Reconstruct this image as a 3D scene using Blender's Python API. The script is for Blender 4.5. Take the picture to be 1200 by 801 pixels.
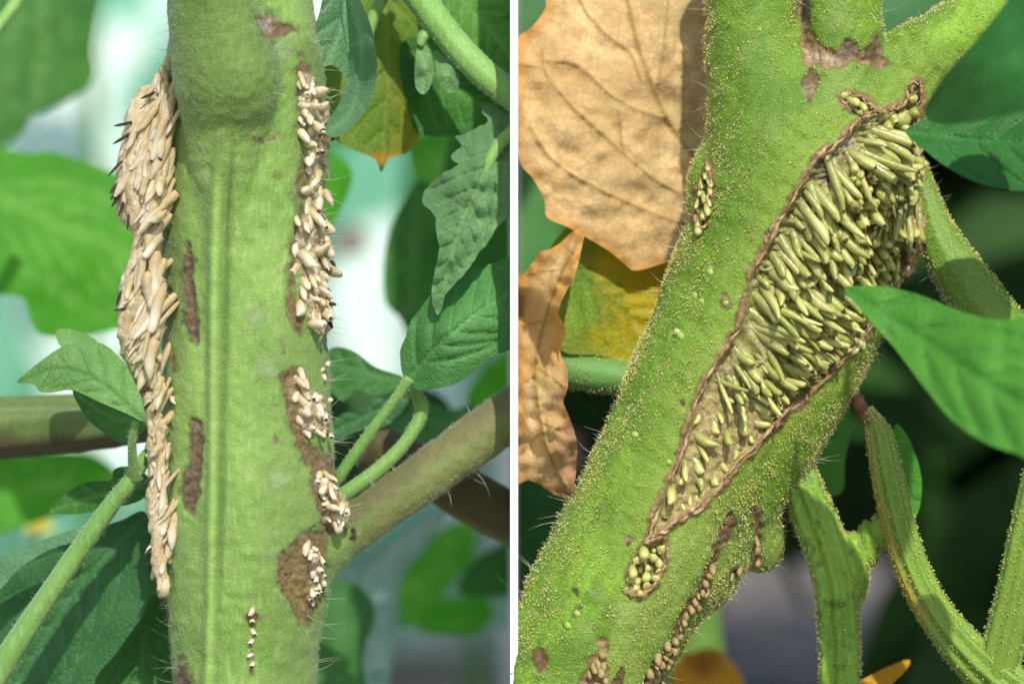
import bpy, math, random
import numpy as np
from mathutils import Vector, Matrix
from mathutils.geometry import delaunay_2d_cdt

for o in list(bpy.data.objects):
    bpy.data.objects.remove(o)
scene = bpy.context.scene
C = scene.collection

# ------------------------------------------------------------------ camera
K = 0.000132            # metres per photo pixel in the plane of the stems
D = 0.50                # camera to that plane
DP = D / K
CX, CY = 602.5, 400.5
cam = bpy.data.cameras.new('camera')
cam.sensor_width = 36
cam.lens = 36 * D / (1200 * K)
cam.shift_x = -2.5 / 1200
cam.clip_start = 0.01
cam.clip_end = 500
cam.dof.use_dof = True
cam.dof.focus_distance = D - 62 * K
cam.dof.aperture_fstop = cam.lens / 10.0
cam_o = bpy.data.objects.new('camera', cam)
cam_o.location = (0, -D, 0)
cam_o.rotation_euler = (math.pi / 2, 0, 0)
C.objects.link(cam_o)
scene.camera = cam_o

# ------------------------------------------------------------------ light
EL, AZ = math.radians(43), math.radians(12)
to_sun = Vector((math.cos(EL) * math.sin(AZ), -math.cos(EL) * math.cos(AZ), math.sin(EL)))
w = bpy.data.worlds.new('World')
scene.world = w
w.use_nodes = True
nt = w.node_tree
sky = nt.nodes.new('ShaderNodeTexSky')
sky.sky_type = 'NISHITA'
sky.sun_disc = False
sky.sun_elevation = EL
sky.sun_rotation = math.pi - AZ
nt.links.new(sky.outputs[0], nt.nodes['Background'].inputs[0])
nt.nodes['Background'].inputs[1].default_value = 0.14
sl = bpy.data.lights.new('sun', 'SUN')
sl.energy = 3.7
sl.angle = math.radians(0.8)
sl.color = (1.0, 0.95, 0.86)
so = bpy.data.objects.new('sun', sl)
so.rotation_euler = (-to_sun).to_track_quat('-Z', 'Y').to_euler()
C.objects.link(so)
vs = scene.view_settings
vs.view_transform = 'Standard'
vs.look = 'None'
vs.exposure = 0.2
vs.gamma = 1.0
scene.cycles.max_bounces = 8
scene.cycles.use_denoising = True

# ------------------------------------------------------------------ helpers
rng = np.random.default_rng(7)
random.seed(7)


def W(px, py, d):
    px, py, d = np.broadcast_arrays(np.asarray(px, float), np.asarray(py, float), np.asarray(d, float))
    s = 1 + d / DP
    return np.stack([(px - CX) * s * K, d * K, (CY - py) * s * K], -1)


def col(r, g, b):
    def f(c):
        c /= 255
        return c / 12.92 if c <= 0.04045 else ((c + 0.055) / 1.055) ** 2.4
    return (f(r), f(g), f(b), 1.0)


def vnoise(p, seed=0):
    """smooth value noise in -1..1 on (N,2) or (N,3) points"""
    p = np.asarray(p, float)
    n = p.shape[1]
    i = np.floor(p).astype(np.int64)
    f = p - i
    f = f * f * (3 - 2 * f)
    out = np.zeros(len(p))
    for c in range(2 ** n):
        h = np.full(len(p), seed * 1013 + 17, dtype=np.uint64)
        wt = np.ones(len(p))
        for a in range(n):
            b = (c >> a) & 1
            h = (h ^ (i[:, a] + b + 40000).astype(np.uint64)) * np.uint64(2654435761)
            h = (h ^ (h >> np.uint64(15))) & np.uint64(0xFFFFFFFF)
            wt = wt * (f[:, a] if b else 1 - f[:, a])
        h = (h * np.uint64(2246822519)) & np.uint64(0xFFFFFFFF)
        h = h ^ (h >> np.uint64(13))
        out += wt * ((h % np.uint64(65536)).astype(float) / 32768 - 1)
    return out


def fbm(p, seed=0, oct=3):
    p = np.asarray(p, float)
    return sum(vnoise(p * 2 ** k, seed + k) * 0.55 ** k for k in range(oct))


def sstep(a, b, x):
    t = np.clip((x - a) / (b - a), 0, 1)
    return t * t * (3 - 2 * t)


def seg_dist(P, line):
    """distance of (N,2) points to a polyline"""
    best = np.full(len(P), 1e9)
    line = np.asarray(line, float)[:, :2]
    for a, b in zip(line[:-1], line[1:]):
        ab = b - a
        t = np.clip(((P - a) @ ab) / max(ab @ ab, 1e-9), 0, 1)
        q = P - (a + t[:, None] * ab)
        best = np.minimum(best, np.hypot(q[:, 0], q[:, 1]))
    return best


def poly_sd(P, poly):
    """signed distance, negative inside"""
    poly = np.asarray(poly, float)[:, :2]
    if len(P) > 400:
        near = ((P > poly.min(0) - 80) & (P < poly.max(0) + 80)).all(1)
        if near.mean() < 0.9:
            out = np.full(len(P), 500.0)
            if near.any():
                out[near] = poly_sd_(P[near], poly)
            return out
    return poly_sd_(P, poly)


def poly_sd_(P, poly):
    d = seg_dist(P, np.vstack([poly, poly[:1]]))
    ins = np.zeros(len(P), bool)
    for a, b in zip(poly, np.roll(poly, -1, 0)):
        if a[1] == b[1]:
            continue
        c = ((a[1] > P[:, 1]) != (b[1] > P[:, 1])) & (P[:, 0] < (b[0] - a[0]) * (P[:, 1] - a[1]) / (b[1] - a[1]) + a[0])
        ins ^= c
    return np.where(ins, -d, d)


def catmull(pts, n=8, closed=False):
    P = np.asarray(pts, float)
    if closed:
        P = np.vstack([P[-1:], P, P[:2]])
    else:
        P = np.vstack([2 * P[0] - P[1], P, 2 * P[-1] - P[-2]])
    out = []
    for i in range(1, len(P) - 2):
        for k in range(n):
            t = k / n
            out.append(0.5 * (2 * P[i] + (P[i + 1] - P[i - 1]) * t + (2 * P[i - 1] - 5 * P[i] + 4 * P[i + 1] - P[i + 2]) * t * t
                              + (3 * P[i] - P[i - 1] - 3 * P[i + 1] + P[i + 2]) * t ** 3))
    if not closed:
        out.append(P[-2])
    return np.array(out)


def obj(name, verts, faces, mat, parent=None, origin=None, smooth=True, attrs=None):
    """link world-space geometry as one mesh object"""
    verts = np.asarray(verts, float)
    if origin is None:
        origin = parent_loc(parent) if parent else verts.mean(0)
    origin = np.asarray(origin, float)
    me = bpy.data.meshes.new(name)
    fa = faces if isinstance(faces, list) else faces.tolist()
    me.from_pydata((verts - origin).tolist(), [], fa)
    if smooth:
        me.polygons.foreach_set('use_smooth', np.ones(len(me.polygons), bool))
    for k, v in (attrs or {}).items():
        v = np.asarray(v, np.float32)
        if v.ndim == 2:
            me.attributes.new(k, 'FLOAT_COLOR', 'POINT').data.foreach_set('color', v.ravel())
        else:
            me.attributes.new(k, 'FLOAT', 'POINT').data.foreach_set('value', v)
    me.materials.append(mat)
    o = bpy.data.objects.new(name, me)
    C.objects.link(o)
    o.location = origin
    if parent:
        o.parent = parent
        o.location = origin - parent_loc(parent)
    return o


def parent_loc(p):
    v = np.zeros(3)
    while p:
        v += np.array(p.location)
        p = p.parent
    return v


def tag(o, label, cat, group=None, kind=None):
    if label:
        o['label'] = label
    if cat:
        o['category'] = cat
    if group:
        o['group'] = group
    if kind:
        o['kind'] = kind
    return o


def empty(name, loc, label, cat, group=None):
    o = bpy.data.objects.new(name, None)
    o.empty_display_size = 0.01
    C.objects.link(o)
    o.location = loc
    return tag(o, label, cat, group)


# ------------------------------------------------------------------ materials
class NT:
    def __init__(s, name):
        s.m = bpy.data.materials.new(name)
        s.m.use_nodes = True
        s.t = s.m.node_tree
        s.t.nodes.clear()
        s.out = s.n('ShaderNodeOutputMaterial')

    def n(s, typ, **kw):
        nd = s.t.nodes.new(typ)
        for k, v in kw.items():
            setattr(nd, k, v)
        return nd

    def l(s, a, b):
        s.t.links.new(a, b)

    def noise(s, scale, detail=3, rough=0.55, vec=None, stretch=None):
        nd = s.n('ShaderNodeTexNoise')
        nd.inputs['Scale'].default_value = scale
        nd.inputs['Detail'].default_value = detail
        nd.inputs['Roughness'].default_value = rough
        if vec is None:
            if not hasattr(s, 'tc'):
                s.tc = s.n('ShaderNodeTexCoord')
            vec = s.tc.outputs['Object']
        if stretch:
            mp = s.n('ShaderNodeMapping')
            mp.inputs['Scale'].default_value = stretch
            s.l(vec, mp.inputs['Vector'])
            vec = mp.outputs[0]
        s.l(vec, nd.inputs['Vector'])
        return nd.outputs['Fac']

    def ramp(s, fac, lo, hi):
        nd = s.n('ShaderNodeMapRange', interpolation_type='SMOOTHSTEP')
        nd.inputs['From Min'].default_value = lo
        nd.inputs['From Max'].default_value = hi
        s.l(fac, nd.inputs['Value'])
        return nd.outputs[0]

    def mix(s, fac, a, b, mode='MIX'):
        nd = s.n('ShaderNodeMix', data_type='RGBA', blend_type=mode)
        for sock, v in ((nd.inputs[0], fac), (nd.inputs[6], a), (nd.inputs[7], b)):
            if hasattr(v, 'links'):
                s.l(v, sock)
            else:
                sock.default_value = v
        return nd.outputs[2]

    def math(s, op, a, b):
        nd = s.n('ShaderNodeMath', operation=op)
        for sock, v in ((nd.inputs[0], a), (nd.inputs[1], b)):
            if hasattr(v, 'links'):
                s.l(v, sock)
            else:
                sock.default_value = v
        return nd.outputs[0]

    def attr(s, name):
        return s.n('ShaderNodeAttribute', attribute_name=name)

    def bump(s, h, dist, strength=1.0):
        nd = s.n('ShaderNodeBump')
        nd.inputs['Distance'].default_value = dist
        nd.inputs['Strength'].default_value = strength
        s.l(h, nd.inputs['Height'])
        return nd.outputs[0]

    def bsdf(s, color, rough=0.5, spec=0.4, sss=0.0, normal=None, sheen=0.0, coat=0.0, sss_scale=0.0015):
        b = s.n('ShaderNodeBsdfPrincipled')
        if hasattr(color, 'links'):
            s.l(color, b.inputs['Base Color'])
        else:
            b.inputs['Base Color'].default_value = color
        if hasattr(rough, 'links'):
            s.l(rough, b.inputs['Roughness'])
        else:
            b.inputs['Roughness'].default_value = rough
        b.inputs['Specular IOR Level'].default_value = spec
        b.inputs['Subsurface Weight'].default_value = sss
        b.inputs['Subsurface Scale'].default_value = sss_scale
        b.inputs['Subsurface Radius'].default_value = (0.7, 1.0, 0.25)
        b.inputs['Sheen Weight'].default_value = sheen
        b.inputs['Sheen Tint'].default_value = (0.9, 1, 0.8, 1)
        b.inputs['Coat Weight'].default_value = coat
        if normal is not None:
            s.l(normal, b.inputs['Normal'])
        return b.outputs[0]

    def done(s, sh):
        s.l(sh, s.out.inputs['Surface'])
        return s.m


def mat_leaf(name, c1, c2, vein, trans=0.35, rough=0.5, scale=110, tcol=None, spec=0.35, paint=False, fine=900, sheen=0.0, net=1000, netamt=0.16, bump=0.00022):
    s = NT(name)
    base = s.mix(s.ramp(s.noise(scale, 3), 0.2, 0.8), c1, c2)
    base = s.mix(s.math('MULTIPLY', s.ramp(s.noise(fine, 3), 0.35, 0.8), 0.35), base, s.mix(0.45, base, (0.02, 0.03, 0.008, 1))) if fine else base
    vo = s.n('ShaderNodeTexVoronoi', feature='DISTANCE_TO_EDGE')
    vo.inputs['Scale'].default_value = net
    wv = s.n('ShaderNodeVectorMath', operation='ADD')
    nz_ = s.n('ShaderNodeTexNoise')
    nz_.inputs['Scale'].default_value = net * 1.2
    if not hasattr(s, 'tc'):
        s.tc = s.n('ShaderNodeTexCoord')
    s.l(s.tc.outputs['Object'], nz_.inputs['Vector'])
    sc2 = s.n('ShaderNodeVectorMath', operation='SCALE')
    sc2.inputs['Scale'].default_value = 0.5 / net
    s.l(nz_.outputs['Color'], sc2.inputs[0])
    s.l(s.tc.outputs['Object'], wv.inputs[0])
    s.l(sc2.outputs[0], wv.inputs[1])
    s.l(wv.outputs[0], vo.inputs['Vector'])
    cell = s.ramp(vo.outputs['Distance'], 0.0, 0.16)
    base = s.mix(s.math('MULTIPLY', s.math('SUBTRACT', 1.0, cell), netamt), base, vein)
    base = s.mix(s.math('MULTIPLY', s.attr('vein').outputs['Fac'], 0.75), base, vein)
    if paint:
        p = s.attr('paint')
        base = s.mix(s.math('MULTIPLY', p.outputs['Alpha'], 0.85), base, p.outputs['Color'])
    nrm = s.bump(s.math('ADD', s.noise(1500, 3), s.math('MULTIPLY', cell, 0.45)), bump, 0.75)
    b = s.bsdf(base, rough, spec, normal=nrm, sheen=sheen)
    t = s.n('ShaderNodeBsdfTranslucent')
    if tcol:
        s.l(s.mix(0.6, base, tcol), t.inputs[0])
    else:
        s.l(base, t.inputs[0])
    mx = s.n('ShaderNodeMixShader')
    mx.inputs[0].default_value = trans
    s.l(b, mx.inputs[1])
    s.l(t.outputs[0], mx.inputs[2])
    return s.done(mx.outputs[0])


def mat_stem(name, c1, c2, pale, rough=0.5, sheen=0.3, spec=0.35, fine=0.00010, stretch=(1, 1, 0.25)):
    s = NT(name)
    base = s.mix(s.ramp(s.noise(70, 4), 0.3, 0.7), c1, c2)
    base = s.mix(s.math('MULTIPLY', s.ramp(s.noise(1500, 2, stretch=stretch), 0.45, 0.8), 0.45), base, pale)
    p = s.attr('paint')
    pc = s.mix(s.ramp(s.noise(1300, 5, 0.7), 0.38, 0.62), s.mix(0.5, p.outputs['Color'], (0.05, 0.036, 0.018, 1)), p.outputs['Color'])
    pc = s.mix(s.math('MULTIPLY', s.ramp(s.noise(420, 3, 0.6), 0.5, 0.7), 0.4), pc, col(188, 168, 128))
    t = s.attr('tint')
    base = s.mix(t.outputs['Alpha'], base, t.outputs['Color'])
    base = s.mix(s.ramp(s.math('ADD', p.outputs['Alpha'], s.math('MULTIPLY', s.math('SUBTRACT', s.noise(1100, 5, 0.7), 0.5), 0.8)), 0.1, 0.9), base, pc)
    nrm = s.bump(s.math('ADD', s.noise(2200, 3), s.math('MULTIPLY', s.noise(5200, 2), 0.8)), fine, 0.9)
    return s.done(s.bsdf(base, rough, spec, sss=0.08, normal=nrm, sheen=sheen))


def mat_simple(name, c1, c2, rough=0.6, scale=150, spec=0.3, bump=0.00015, sss=0.0, trans=0.0):
    s = NT(name)
    base = s.mix(s.ramp(s.noise(scale, 4), 0.3, 0.7), c1, c2)
    b = s.bsdf(base, rough, spec, sss=sss, normal=s.bump(s.noise(scale * 6, 3), bump, 0.8))
    if trans:
        t = s.n('ShaderNodeBsdfTranslucent')
        s.l(base, t.inputs[0])
        mx = s.n('ShaderNodeMixShader')
        mx.inputs[0].default_value = trans
        s.l(b, mx.inputs[1])
        s.l(t.outputs[0], mx.inputs[2])
        b = mx.outputs[0]
    return s.done(b)


def mat_root(name, c1, c2, tip, rough=0.4, sss=0.3, spec=0.5, basec=None, coat=0.0, tips=0.62):
    s = NT(name)
    oi = s.n('ShaderNodeObjectInfo')
    base = s.mix(oi.outputs['Random'], c1, c2)
    if basec:
        base = s.mix(s.ramp(s.attr('along').outputs['Fac'], 0.85, 0.1), base, basec)
    base = s.mix(s.math('MULTIPLY', s.ramp(s.noise(0.9, 3), 0.45, 0.75), 0.5), base, s.mix(0.5, base, (0.06, 0.04, 0.012, 1)))
    a = s.attr('tip')
    th = s.ramp(s.math('SUBTRACT', a.outputs['Fac'], s.math('ADD', s.math('MULTIPLY', s.math('FRACT', s.math('MULTIPLY', oi.outputs['Random'], 7.3), 0), 0.7), tips)), 0.0, 0.15)
    base = s.mix(th, base, tip)
    g = s.n('ShaderNodeNewGeometry')
    nrm = s.bump(s.noise(1500, 3, vec=g.outputs['Position']), 0.00022, 0.7)
    return s.done(s.bsdf(base, rough, spec, sss=sss, normal=nrm, coat=coat))


# ------------------------------------------------------------------ signed-distance modelling
def smin(a, b, k):
    h = np.clip(0.5 + 0.5 * (b - a) / k, 0, 1)
    return b + (a - b) * h - k * h * (1 - h)


class Sdf:
    def __init__(s, lo, hi, h):
        s.lo, s.h = np.array(lo, float), h
        n = np.ceil((np.array(hi, float) - s.lo) / h).astype(int) + 1
        s.ax = [(s.lo[i] + h * np.arange(n[i])).astype(np.float32) for i in range(3)]
        s.f = np.full(tuple(n), 60, np.float32)

    def chain(s, pts, k=14, kin=10, sub=3):
        P = catmull(pts, sub)
        loc = None
        pad = 45
        los = np.maximum(((P[:, :3] - P[:, 3:]).min(0) - pad - s.lo) / s.h, 0).astype(int)
        his = np.minimum(((P[:, :3] + P[:, 3:]).max(0) + pad - s.lo) / s.h + 1, s.f.shape).astype(int)
        sl_ = tuple(slice(a, b) for a, b in zip(los, his))
        X = s.ax[0][sl_[0]][:, None, None]
        Y = s.ax[1][sl_[1]][None, :, None]
        Z = s.ax[2][sl_[2]][None, None, :]
        for a, b in zip(P[:-1], P[1:]):
            ab = (b - a)[:3].astype(np.float32)
            t = np.clip(((X - a[0]) * ab[0] + (Y - a[1]) * ab[1] + (Z - a[2]) * ab[2]) / max(float(ab @ ab), 1e-6), 0, 1)
            q = np.sqrt((X - a[0] - t * ab[0]) ** 2 + (Y - a[1] - t * ab[1]) ** 2 + (Z - a[2] - t * ab[2]) ** 2)
            q -= a[3] + t * (b[3] - a[3])
            loc = q if loc is None else np.minimum(loc, q)
        s.f[sl_] = smin(s.f[sl_], loc.astype(np.float32), k)

    def mesh(s):
        f = np.pad(s.f, 1, constant_values=5.0)
        # clip closed at the border
        lo = s.lo - s.h
        ins = f < 0
        n = np.array(f.shape) - 1
        cnt = np.zeros(tuple(n), np.int8)
        for c in range(8):
            o = [(c >> a) & 1 for a in range(3)]
            cnt += ins[o[0]:o[0] + n[0], o[1]:o[1] + n[1], o[2]:o[2] + n[2]]
        act = (cnt > 0) & (cnt < 8)
        I = np.argwhere(act)
        idx = np.full(tuple(n), -1, np.int64)
        idx[act] = np.arange(len(I))
        acc = np.zeros((len(I), 3))
        num = np.zeros(len(I))
        corners = [np.array([(c >> a) & 1 for a in range(3)]) for c in range(8)]
        for a in range(3):
            for c in corners:
                if c[a]:
                    continue
                d = c.copy()
                d[a] = 1
                f0 = f[tuple((I + c).T)]
                f1 = f[tuple((I + d).T)]
                m = (f0 < 0) != (f1 < 0)
                t = np.where(m, f0 / np.where(m, f0 - f1, 1), 0)
                p = I + c + t[:, None] * (d - c)
                acc += np.where(m[:, None], p, 0)
                num += m
        V = acc / num[:, None] * s.h + lo
        F = []
        for a in range(3):
            b, c = (a + 1) % 3, (a + 2) % 3
            sh = [slice(None)] * 3
            sh2 = [slice(None)] * 3
            sh[a] = slice(0, -1)
            sh2[a] = slice(1, None)
            m = ins[tuple(sh)] != ins[tuple(sh2)]
            E = np.argwhere(m)
            E = E[(E[:, b] > 0) & (E[:, c] > 0) & (E[:, b] < n[b]) & (E[:, c] < n[c])]
            flip = ins[tuple(E.T)]
            eb = np.zeros(3, int)
            eb[b] = 1
            ec = np.zeros(3, int)
            ec[c] = 1
            q = np.stack([idx[tuple((E - eb - ec).T)], idx[tuple((E - ec).T)], idx[tuple(E.T)], idx[tuple((E - eb).T)]], 1)
            q[~flip] = q[~flip][:, ::-1]
            F.append(q)
        F = np.vstack(F)
        F = F[(F >= 0).all(1)]
        E = np.vstack([F[:, [0, 1]], F[:, [1, 2]], F[:, [2, 3]], F[:, [3, 0]]])
        cnt_ = np.bincount(E[:, 0], minlength=len(V)) + np.bincount(E[:, 1], minlength=len(V))
        for lam in (0.5, 0.5, 0.5):            # even out the grid's stair steps
            A = np.stack([np.bincount(E[:, 0], V[E[:, 1], k], len(V)) + np.bincount(E[:, 1], V[E[:, 0], k], len(V)) for k in range(3)], 1)
            V = V * (1 - lam) + lam * A / np.maximum(cnt_, 1)[:, None]
        return V, F


def normals(V, F):
    n = np.cross(V[F[:, 1]] - V[F[:, 0]], V[F[:, 2]] - V[F[:, 0]])
    out = np.zeros_like(V)
    for k in range(F.shape[1]):
        np.add.at(out, F[:, k], n)
    return out / np.maximum(np.linalg.norm(out, axis=1), 1e-12)[:, None]


class Depth:
    """front surface depth of a modelled stem, looked up by photo pixel"""
    def __init__(s, V, x0, x1, y0, y1, b=4):
        s.x0, s.y0, s.b = x0, y0, b
        nx, ny = int((x1 - x0) / b) + 2, int((y1 - y0) / b) + 2
        g = np.full((nx, ny), 1e6)
        i = ((V[:, 0] - x0) / b).astype(int)
        j = ((V[:, 1] - y0) / b).astype(int)
        ok = (i >= 0) & (j >= 0) & (i < nx) & (j < ny)
        np.minimum.at(g, (i[ok], j[ok]), V[ok, 2])
        for _ in range(12):
            bad = g > 1e5
            if not bad.any():
                break
            p = np.pad(g, 1, constant_values=1e6)
            nb = np.minimum.reduce([p[:-2, 1:-1], p[2:, 1:-1], p[1:-1, :-2], p[1:-1, 2:]])
            g = np.where(bad, nb, g)
        s.g = np.where(g > 1e5, 0, g)

    def __call__(s, x, y):
        i = np.clip(((np.asarray(x) - s.x0) / s.b).astype(int), 0, s.g.shape[0] - 1)
        j = np.clip(((np.asarray(y) - s.y0) / s.b).astype(int), 0, s.g.shape[1] - 1)
        return s.g[i, j]


def blend(paint, mask, c):
    a = mask[:, None]
    c = np.array(c)[None, :3]
    na = paint[:, 3:] + a * (1 - paint[:, 3:])
    paint[:, :3] = paint[:, :3] * (1 - a) + c * a
    paint[:, 3:] = na


# ------------------------------------------------------------------ small builders
def tube(pts, sub=8, ns=20, ridge=0.0, nr=8, rough=0.0, seed=0, cap=True):
    """pts: (px,py,d,r) -> verts in photo space + faces"""
    P = catmull(pts, sub)
    n = len(P)
    T = np.gradient(P[:, :3], axis=0)
    T /= np.linalg.norm(T, axis=1)[:, None]
    up = np.array([0, 0, -1.0])
    A = np.cross(T, up)
    bad = np.linalg.norm(A, axis=1) < 1e-3
    A[bad] = (1, 0, 0)
    A /= np.linalg.norm(A, axis=1)[:, None]
    B = np.cross(A, T)
    th = np.linspace(0, 2 * np.pi, ns, endpoint=False)
    tt, hh = np.meshgrid(np.arange(n), th, indexing='ij')
    r = P[:, 3][:, None] * (1 + ridge * np.cos(nr * hh) * 0.5)
    if rough:
        q = np.stack([tt.ravel() * 0.45, np.cos(hh).ravel() * 2, np.sin(hh).ravel() * 2], 1)
        r = r * (1 + rough * fbm(q, seed)).reshape(r.shape) if False else r * (1 + rough * fbm(q, seed).reshape(r.shape))
    V = P[:, None, :3] + r[..., None] * (np.cos(hh)[..., None] * A[:, None] + np.sin(hh)[..., None] * B[:, None])
    V = V.reshape(-1, 3)
    i = np.arange(n - 1)[:, None] * ns
    j = np.arange(ns)[None, :]
    F = np.stack([i + j, i + (j + 1) % ns, i + ns + (j + 1) % ns, i + ns + j], -1).reshape(-1, 4).tolist()
    if cap:
        F.append(list(range(ns))[::-1])
        F.append(list(range((n - 1) * ns, n * ns)))
    return V, F


def PW(V):
    return W(V[:, 0], V[:, 1], V[:, 2])


def tps(ctrl):
    c = np.asarray(ctrl, float)
    n = len(c)
    if n < 3:
        v = c[:, 2].mean()
        return lambda P: np.full(len(P), v)
    X = c[:, :2] / 100

    def U(r2):
        return 0.5 * r2 * np.log(r2 + 1e-12)
    A = np.zeros((n + 3, n + 3))
    A[:n, :n] = U(((X[:, None] - X[None]) ** 2).sum(-1)) + 1e-3 * np.eye(n)
    A[:n, n] = 1
    A[:n, n + 1:] = X
    A[n, :n] = 1
    A[n + 1:, :n] = X.T
    s = np.linalg.lstsq(A, np.r_[c[:, 2], 0, 0, 0], rcond=None)[0]
    return lambda P: U((((P / 100)[:, None] - X[None]) ** 2).sum(-1)) @ s[:n] + s[n] + (P / 100) @ s[n + 1:]


def side_veins(outline, mid, n, ang=48, frac=0.85, start=0.12, end=0.9, bend=18):
    M = catmull(mid, 10)
    L = np.r_[0, np.cumsum(np.linalg.norm(np.diff(M, axis=0), axis=1))]
    out = []
    for k in range(n):
        for sd in (-1, 1):
            t = start + (end - start) * (k + (0.25 if sd > 0 else 0)) / n
            i = min(int(np.searchsorted(L, t * L[-1])), len(M) - 2)
            d0 = M[i + 1] - M[i]
            a = math.atan2(d0[1], d0[0]) + sd * math.radians(ang)
            p = M[i].copy()
            pts = [p.copy()]
            for q in range(60):
                p = p + 5 * np.array([math.cos(a), math.sin(a)])
                a -= sd * math.radians(bend) / 12
                pts.append(p.copy())
                if poly_sd(p[None], outline)[0] > 0:
                    break
            m = max(2, int(len(pts) * frac))
            out.append(np.array(pts[:m]))
    return out


def leaf(name, outline, ctrl, mat, mid=None, nside=5, g=9, sub=4, vw=2.2, vh=3.0, puff=3.0, wr=(3, 45), xlo=None, xhi=None, parent=None,
         label=None, cat='leaf', group=None, paint=None, veins=None, seed=0, vang=48, serr=0.0, origin=None, kind=None):
    """a leaf blade: outline and veins in photo pixels, depth from control points; real relief along the veins"""
    out = catmull(outline, sub, True) if sub > 1 else np.asarray(outline, float)
    # even spacing
    Q = np.vstack([out, out[:1]])
    L = np.r_[0, np.cumsum(np.linalg.norm(np.diff(Q, axis=0), axis=1))]
    m = max(12, int(L[-1] / (g * 0.6)))
    u = np.linspace(0, L[-1], m, endpoint=False)
    out = np.stack([np.interp(u, L, Q[:, 0]), np.interp(u, L, Q[:, 1])], 1)
    if serr:
        ctr = out.mean(0)
        nv = out - ctr
        nv /= np.linalg.norm(nv, axis=1)[:, None] + 1e-9
        out = out + nv * (serr * fbm(np.stack([u / 14, u * 0 + seed], 1), seed))[:, None]
    if xhi:
        out[:, 0] = np.minimum(out[:, 0], xhi)
    if xlo:
        out[:, 0] = np.maximum(out[:, 0], xlo)
    keep = np.r_[True, np.linalg.norm(np.diff(out, axis=0), axis=1) > 0.3]
    out = out[keep]
    lo, hi = out.min(0), out.max(0)
    gx, gy = np.meshgrid(np.arange(lo[0], hi[0], g), np.arange(lo[1], hi[1], g * 0.87))
    gx = gx + (np.arange(gx.shape[0]) % 2)[:, None] * g / 2
    G = np.stack([gx.ravel(), gy.ravel()], 1)
    G = G + rng.uniform(-0.15, 0.15, G.shape) * g
    G = G[poly_sd(G, out) < -g * 0.45]
    vs_ = []
    extra = []
    if mid is not None:
        vs_ = side_veins(out, np.asarray(mid, float), nside, vang) if veins is None else [catmull(v, 5) for v in veins]
        if g < 9:
            for v, wv in [(catmull(mid, 8), vw * 1.7)] + [(v, vw) for v in vs_]:
                Lv = np.r_[0, np.cumsum(np.linalg.norm(np.diff(v, axis=0), axis=1))]
                u_ = np.arange(0, Lv[-1], max(2.2, g * 0.6))
                c_ = np.stack([np.interp(u_, Lv, v[:, 0]), np.interp(u_, Lv, v[:, 1])], 1)
                if len(c_) < 3:
                    continue
                t_ = np.gradient(c_, axis=0)
                t_ /= np.linalg.norm(t_, axis=1)[:, None] + 1e-9
                n_ = np.stack([-t_[:, 1], t_[:, 0]], 1)
                for k_ in (-1.3, 0, 1.3):
                    extra.append(c_ + n_ * wv * k_)
    if extra:
        X_ = np.vstack(extra)
        X_ = X_[poly_sd(X_, out) < -1.0]
        G = np.vstack([G, X_ + rng.uniform(-0.05, 0.05, X_.shape)])
    P = np.vstack([out, G])
    e = [(i, (i + 1) % len(out)) for i in range(len(out))]
    r = delaunay_2d_cdt([Vector(p) for p in P], e, [], 1, 1e-4)
    P = np.array([v[:] for v in r[0]])
    F = [list(f) for f in r[2]]
    d = tps(ctrl)(P)
    vein = np.zeros(len(P))
    bul = np.zeros(len(P))
    if mid is not None:
        dm = seg_dist(P, catmull(mid, 6))
        ds = np.full(len(P), 1e9)
        for v in vs_:
            ds = np.minimum(ds, seg_dist(P, v))
        vein = np.maximum(np.exp(-(dm / (vw * 1.7)) ** 2), 0.75 * np.exp(-(ds / vw) ** 2))
        bul = 1 - np.exp(-np.minimum(dm, ds) / 14)
    d = d + vh * vein - puff * bul + wr[0] * fbm(P / wr[1], seed + 3, 3)
    edge = -poly_sd(P, out)
    at = {'vein': vein, 'edge': edge}
    if paint is not None:
        at['paint'] = paint(P, edge, vein)
    Vw = W(P[:, 0], P[:, 1], d)
    o = obj(name, Vw, F, mat, parent, origin, attrs=at)
    if label:
        tag(o, label, cat, group, kind)
    o['_d'] = 0.0
    del o['_d']
    return o


def hair_mesh(name, P, Dv, L, r, mat, parent, bend=0.25, seg=3, kind='stuff', droop=None):
    """fine hairs as thin tapered three-sided tubes, world space"""
    n = len(P)
    L = np.broadcast_to(L, n)[:, None]
    rv = rng.normal(size=(n, 3))
    A = np.cross(Dv, rv)
    A /= np.linalg.norm(A, axis=1)[:, None] + 1e-12
    B = np.cross(Dv, A)
    bd = A * bend * rng.uniform(-1, 1, (n, 1))
    if droop is not None:
        bd = bd + np.asarray(droop)[None]
    rings = []
    for k in range(seg + 1):
        t = k / seg
        c = P + Dv * L * t + bd * L * t * t
        rr = r * (1 - 0.85 * t)
        for a in (0, 2.0944, 4.1888):
            rings.append(c + rr * (math.cos(a) * A + math.sin(a) * B))
    V = np.stack(rings, 1)
    nv = 3 * (seg + 1)
    base = np.arange(n)[:, None] * nv
    F = []
    for k in range(seg):
        for a in range(3):
            F.append(base + np.array([k * 3 + a, k * 3 + (a + 1) % 3, k * 3 + 3 + (a + 1) % 3, k * 3 + 3 + a]))
    F = np.concatenate(F, 0)
    o = obj(name, V.reshape(-1, 3), F, mat, parent)
    o['kind'] = kind
    return o


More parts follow.
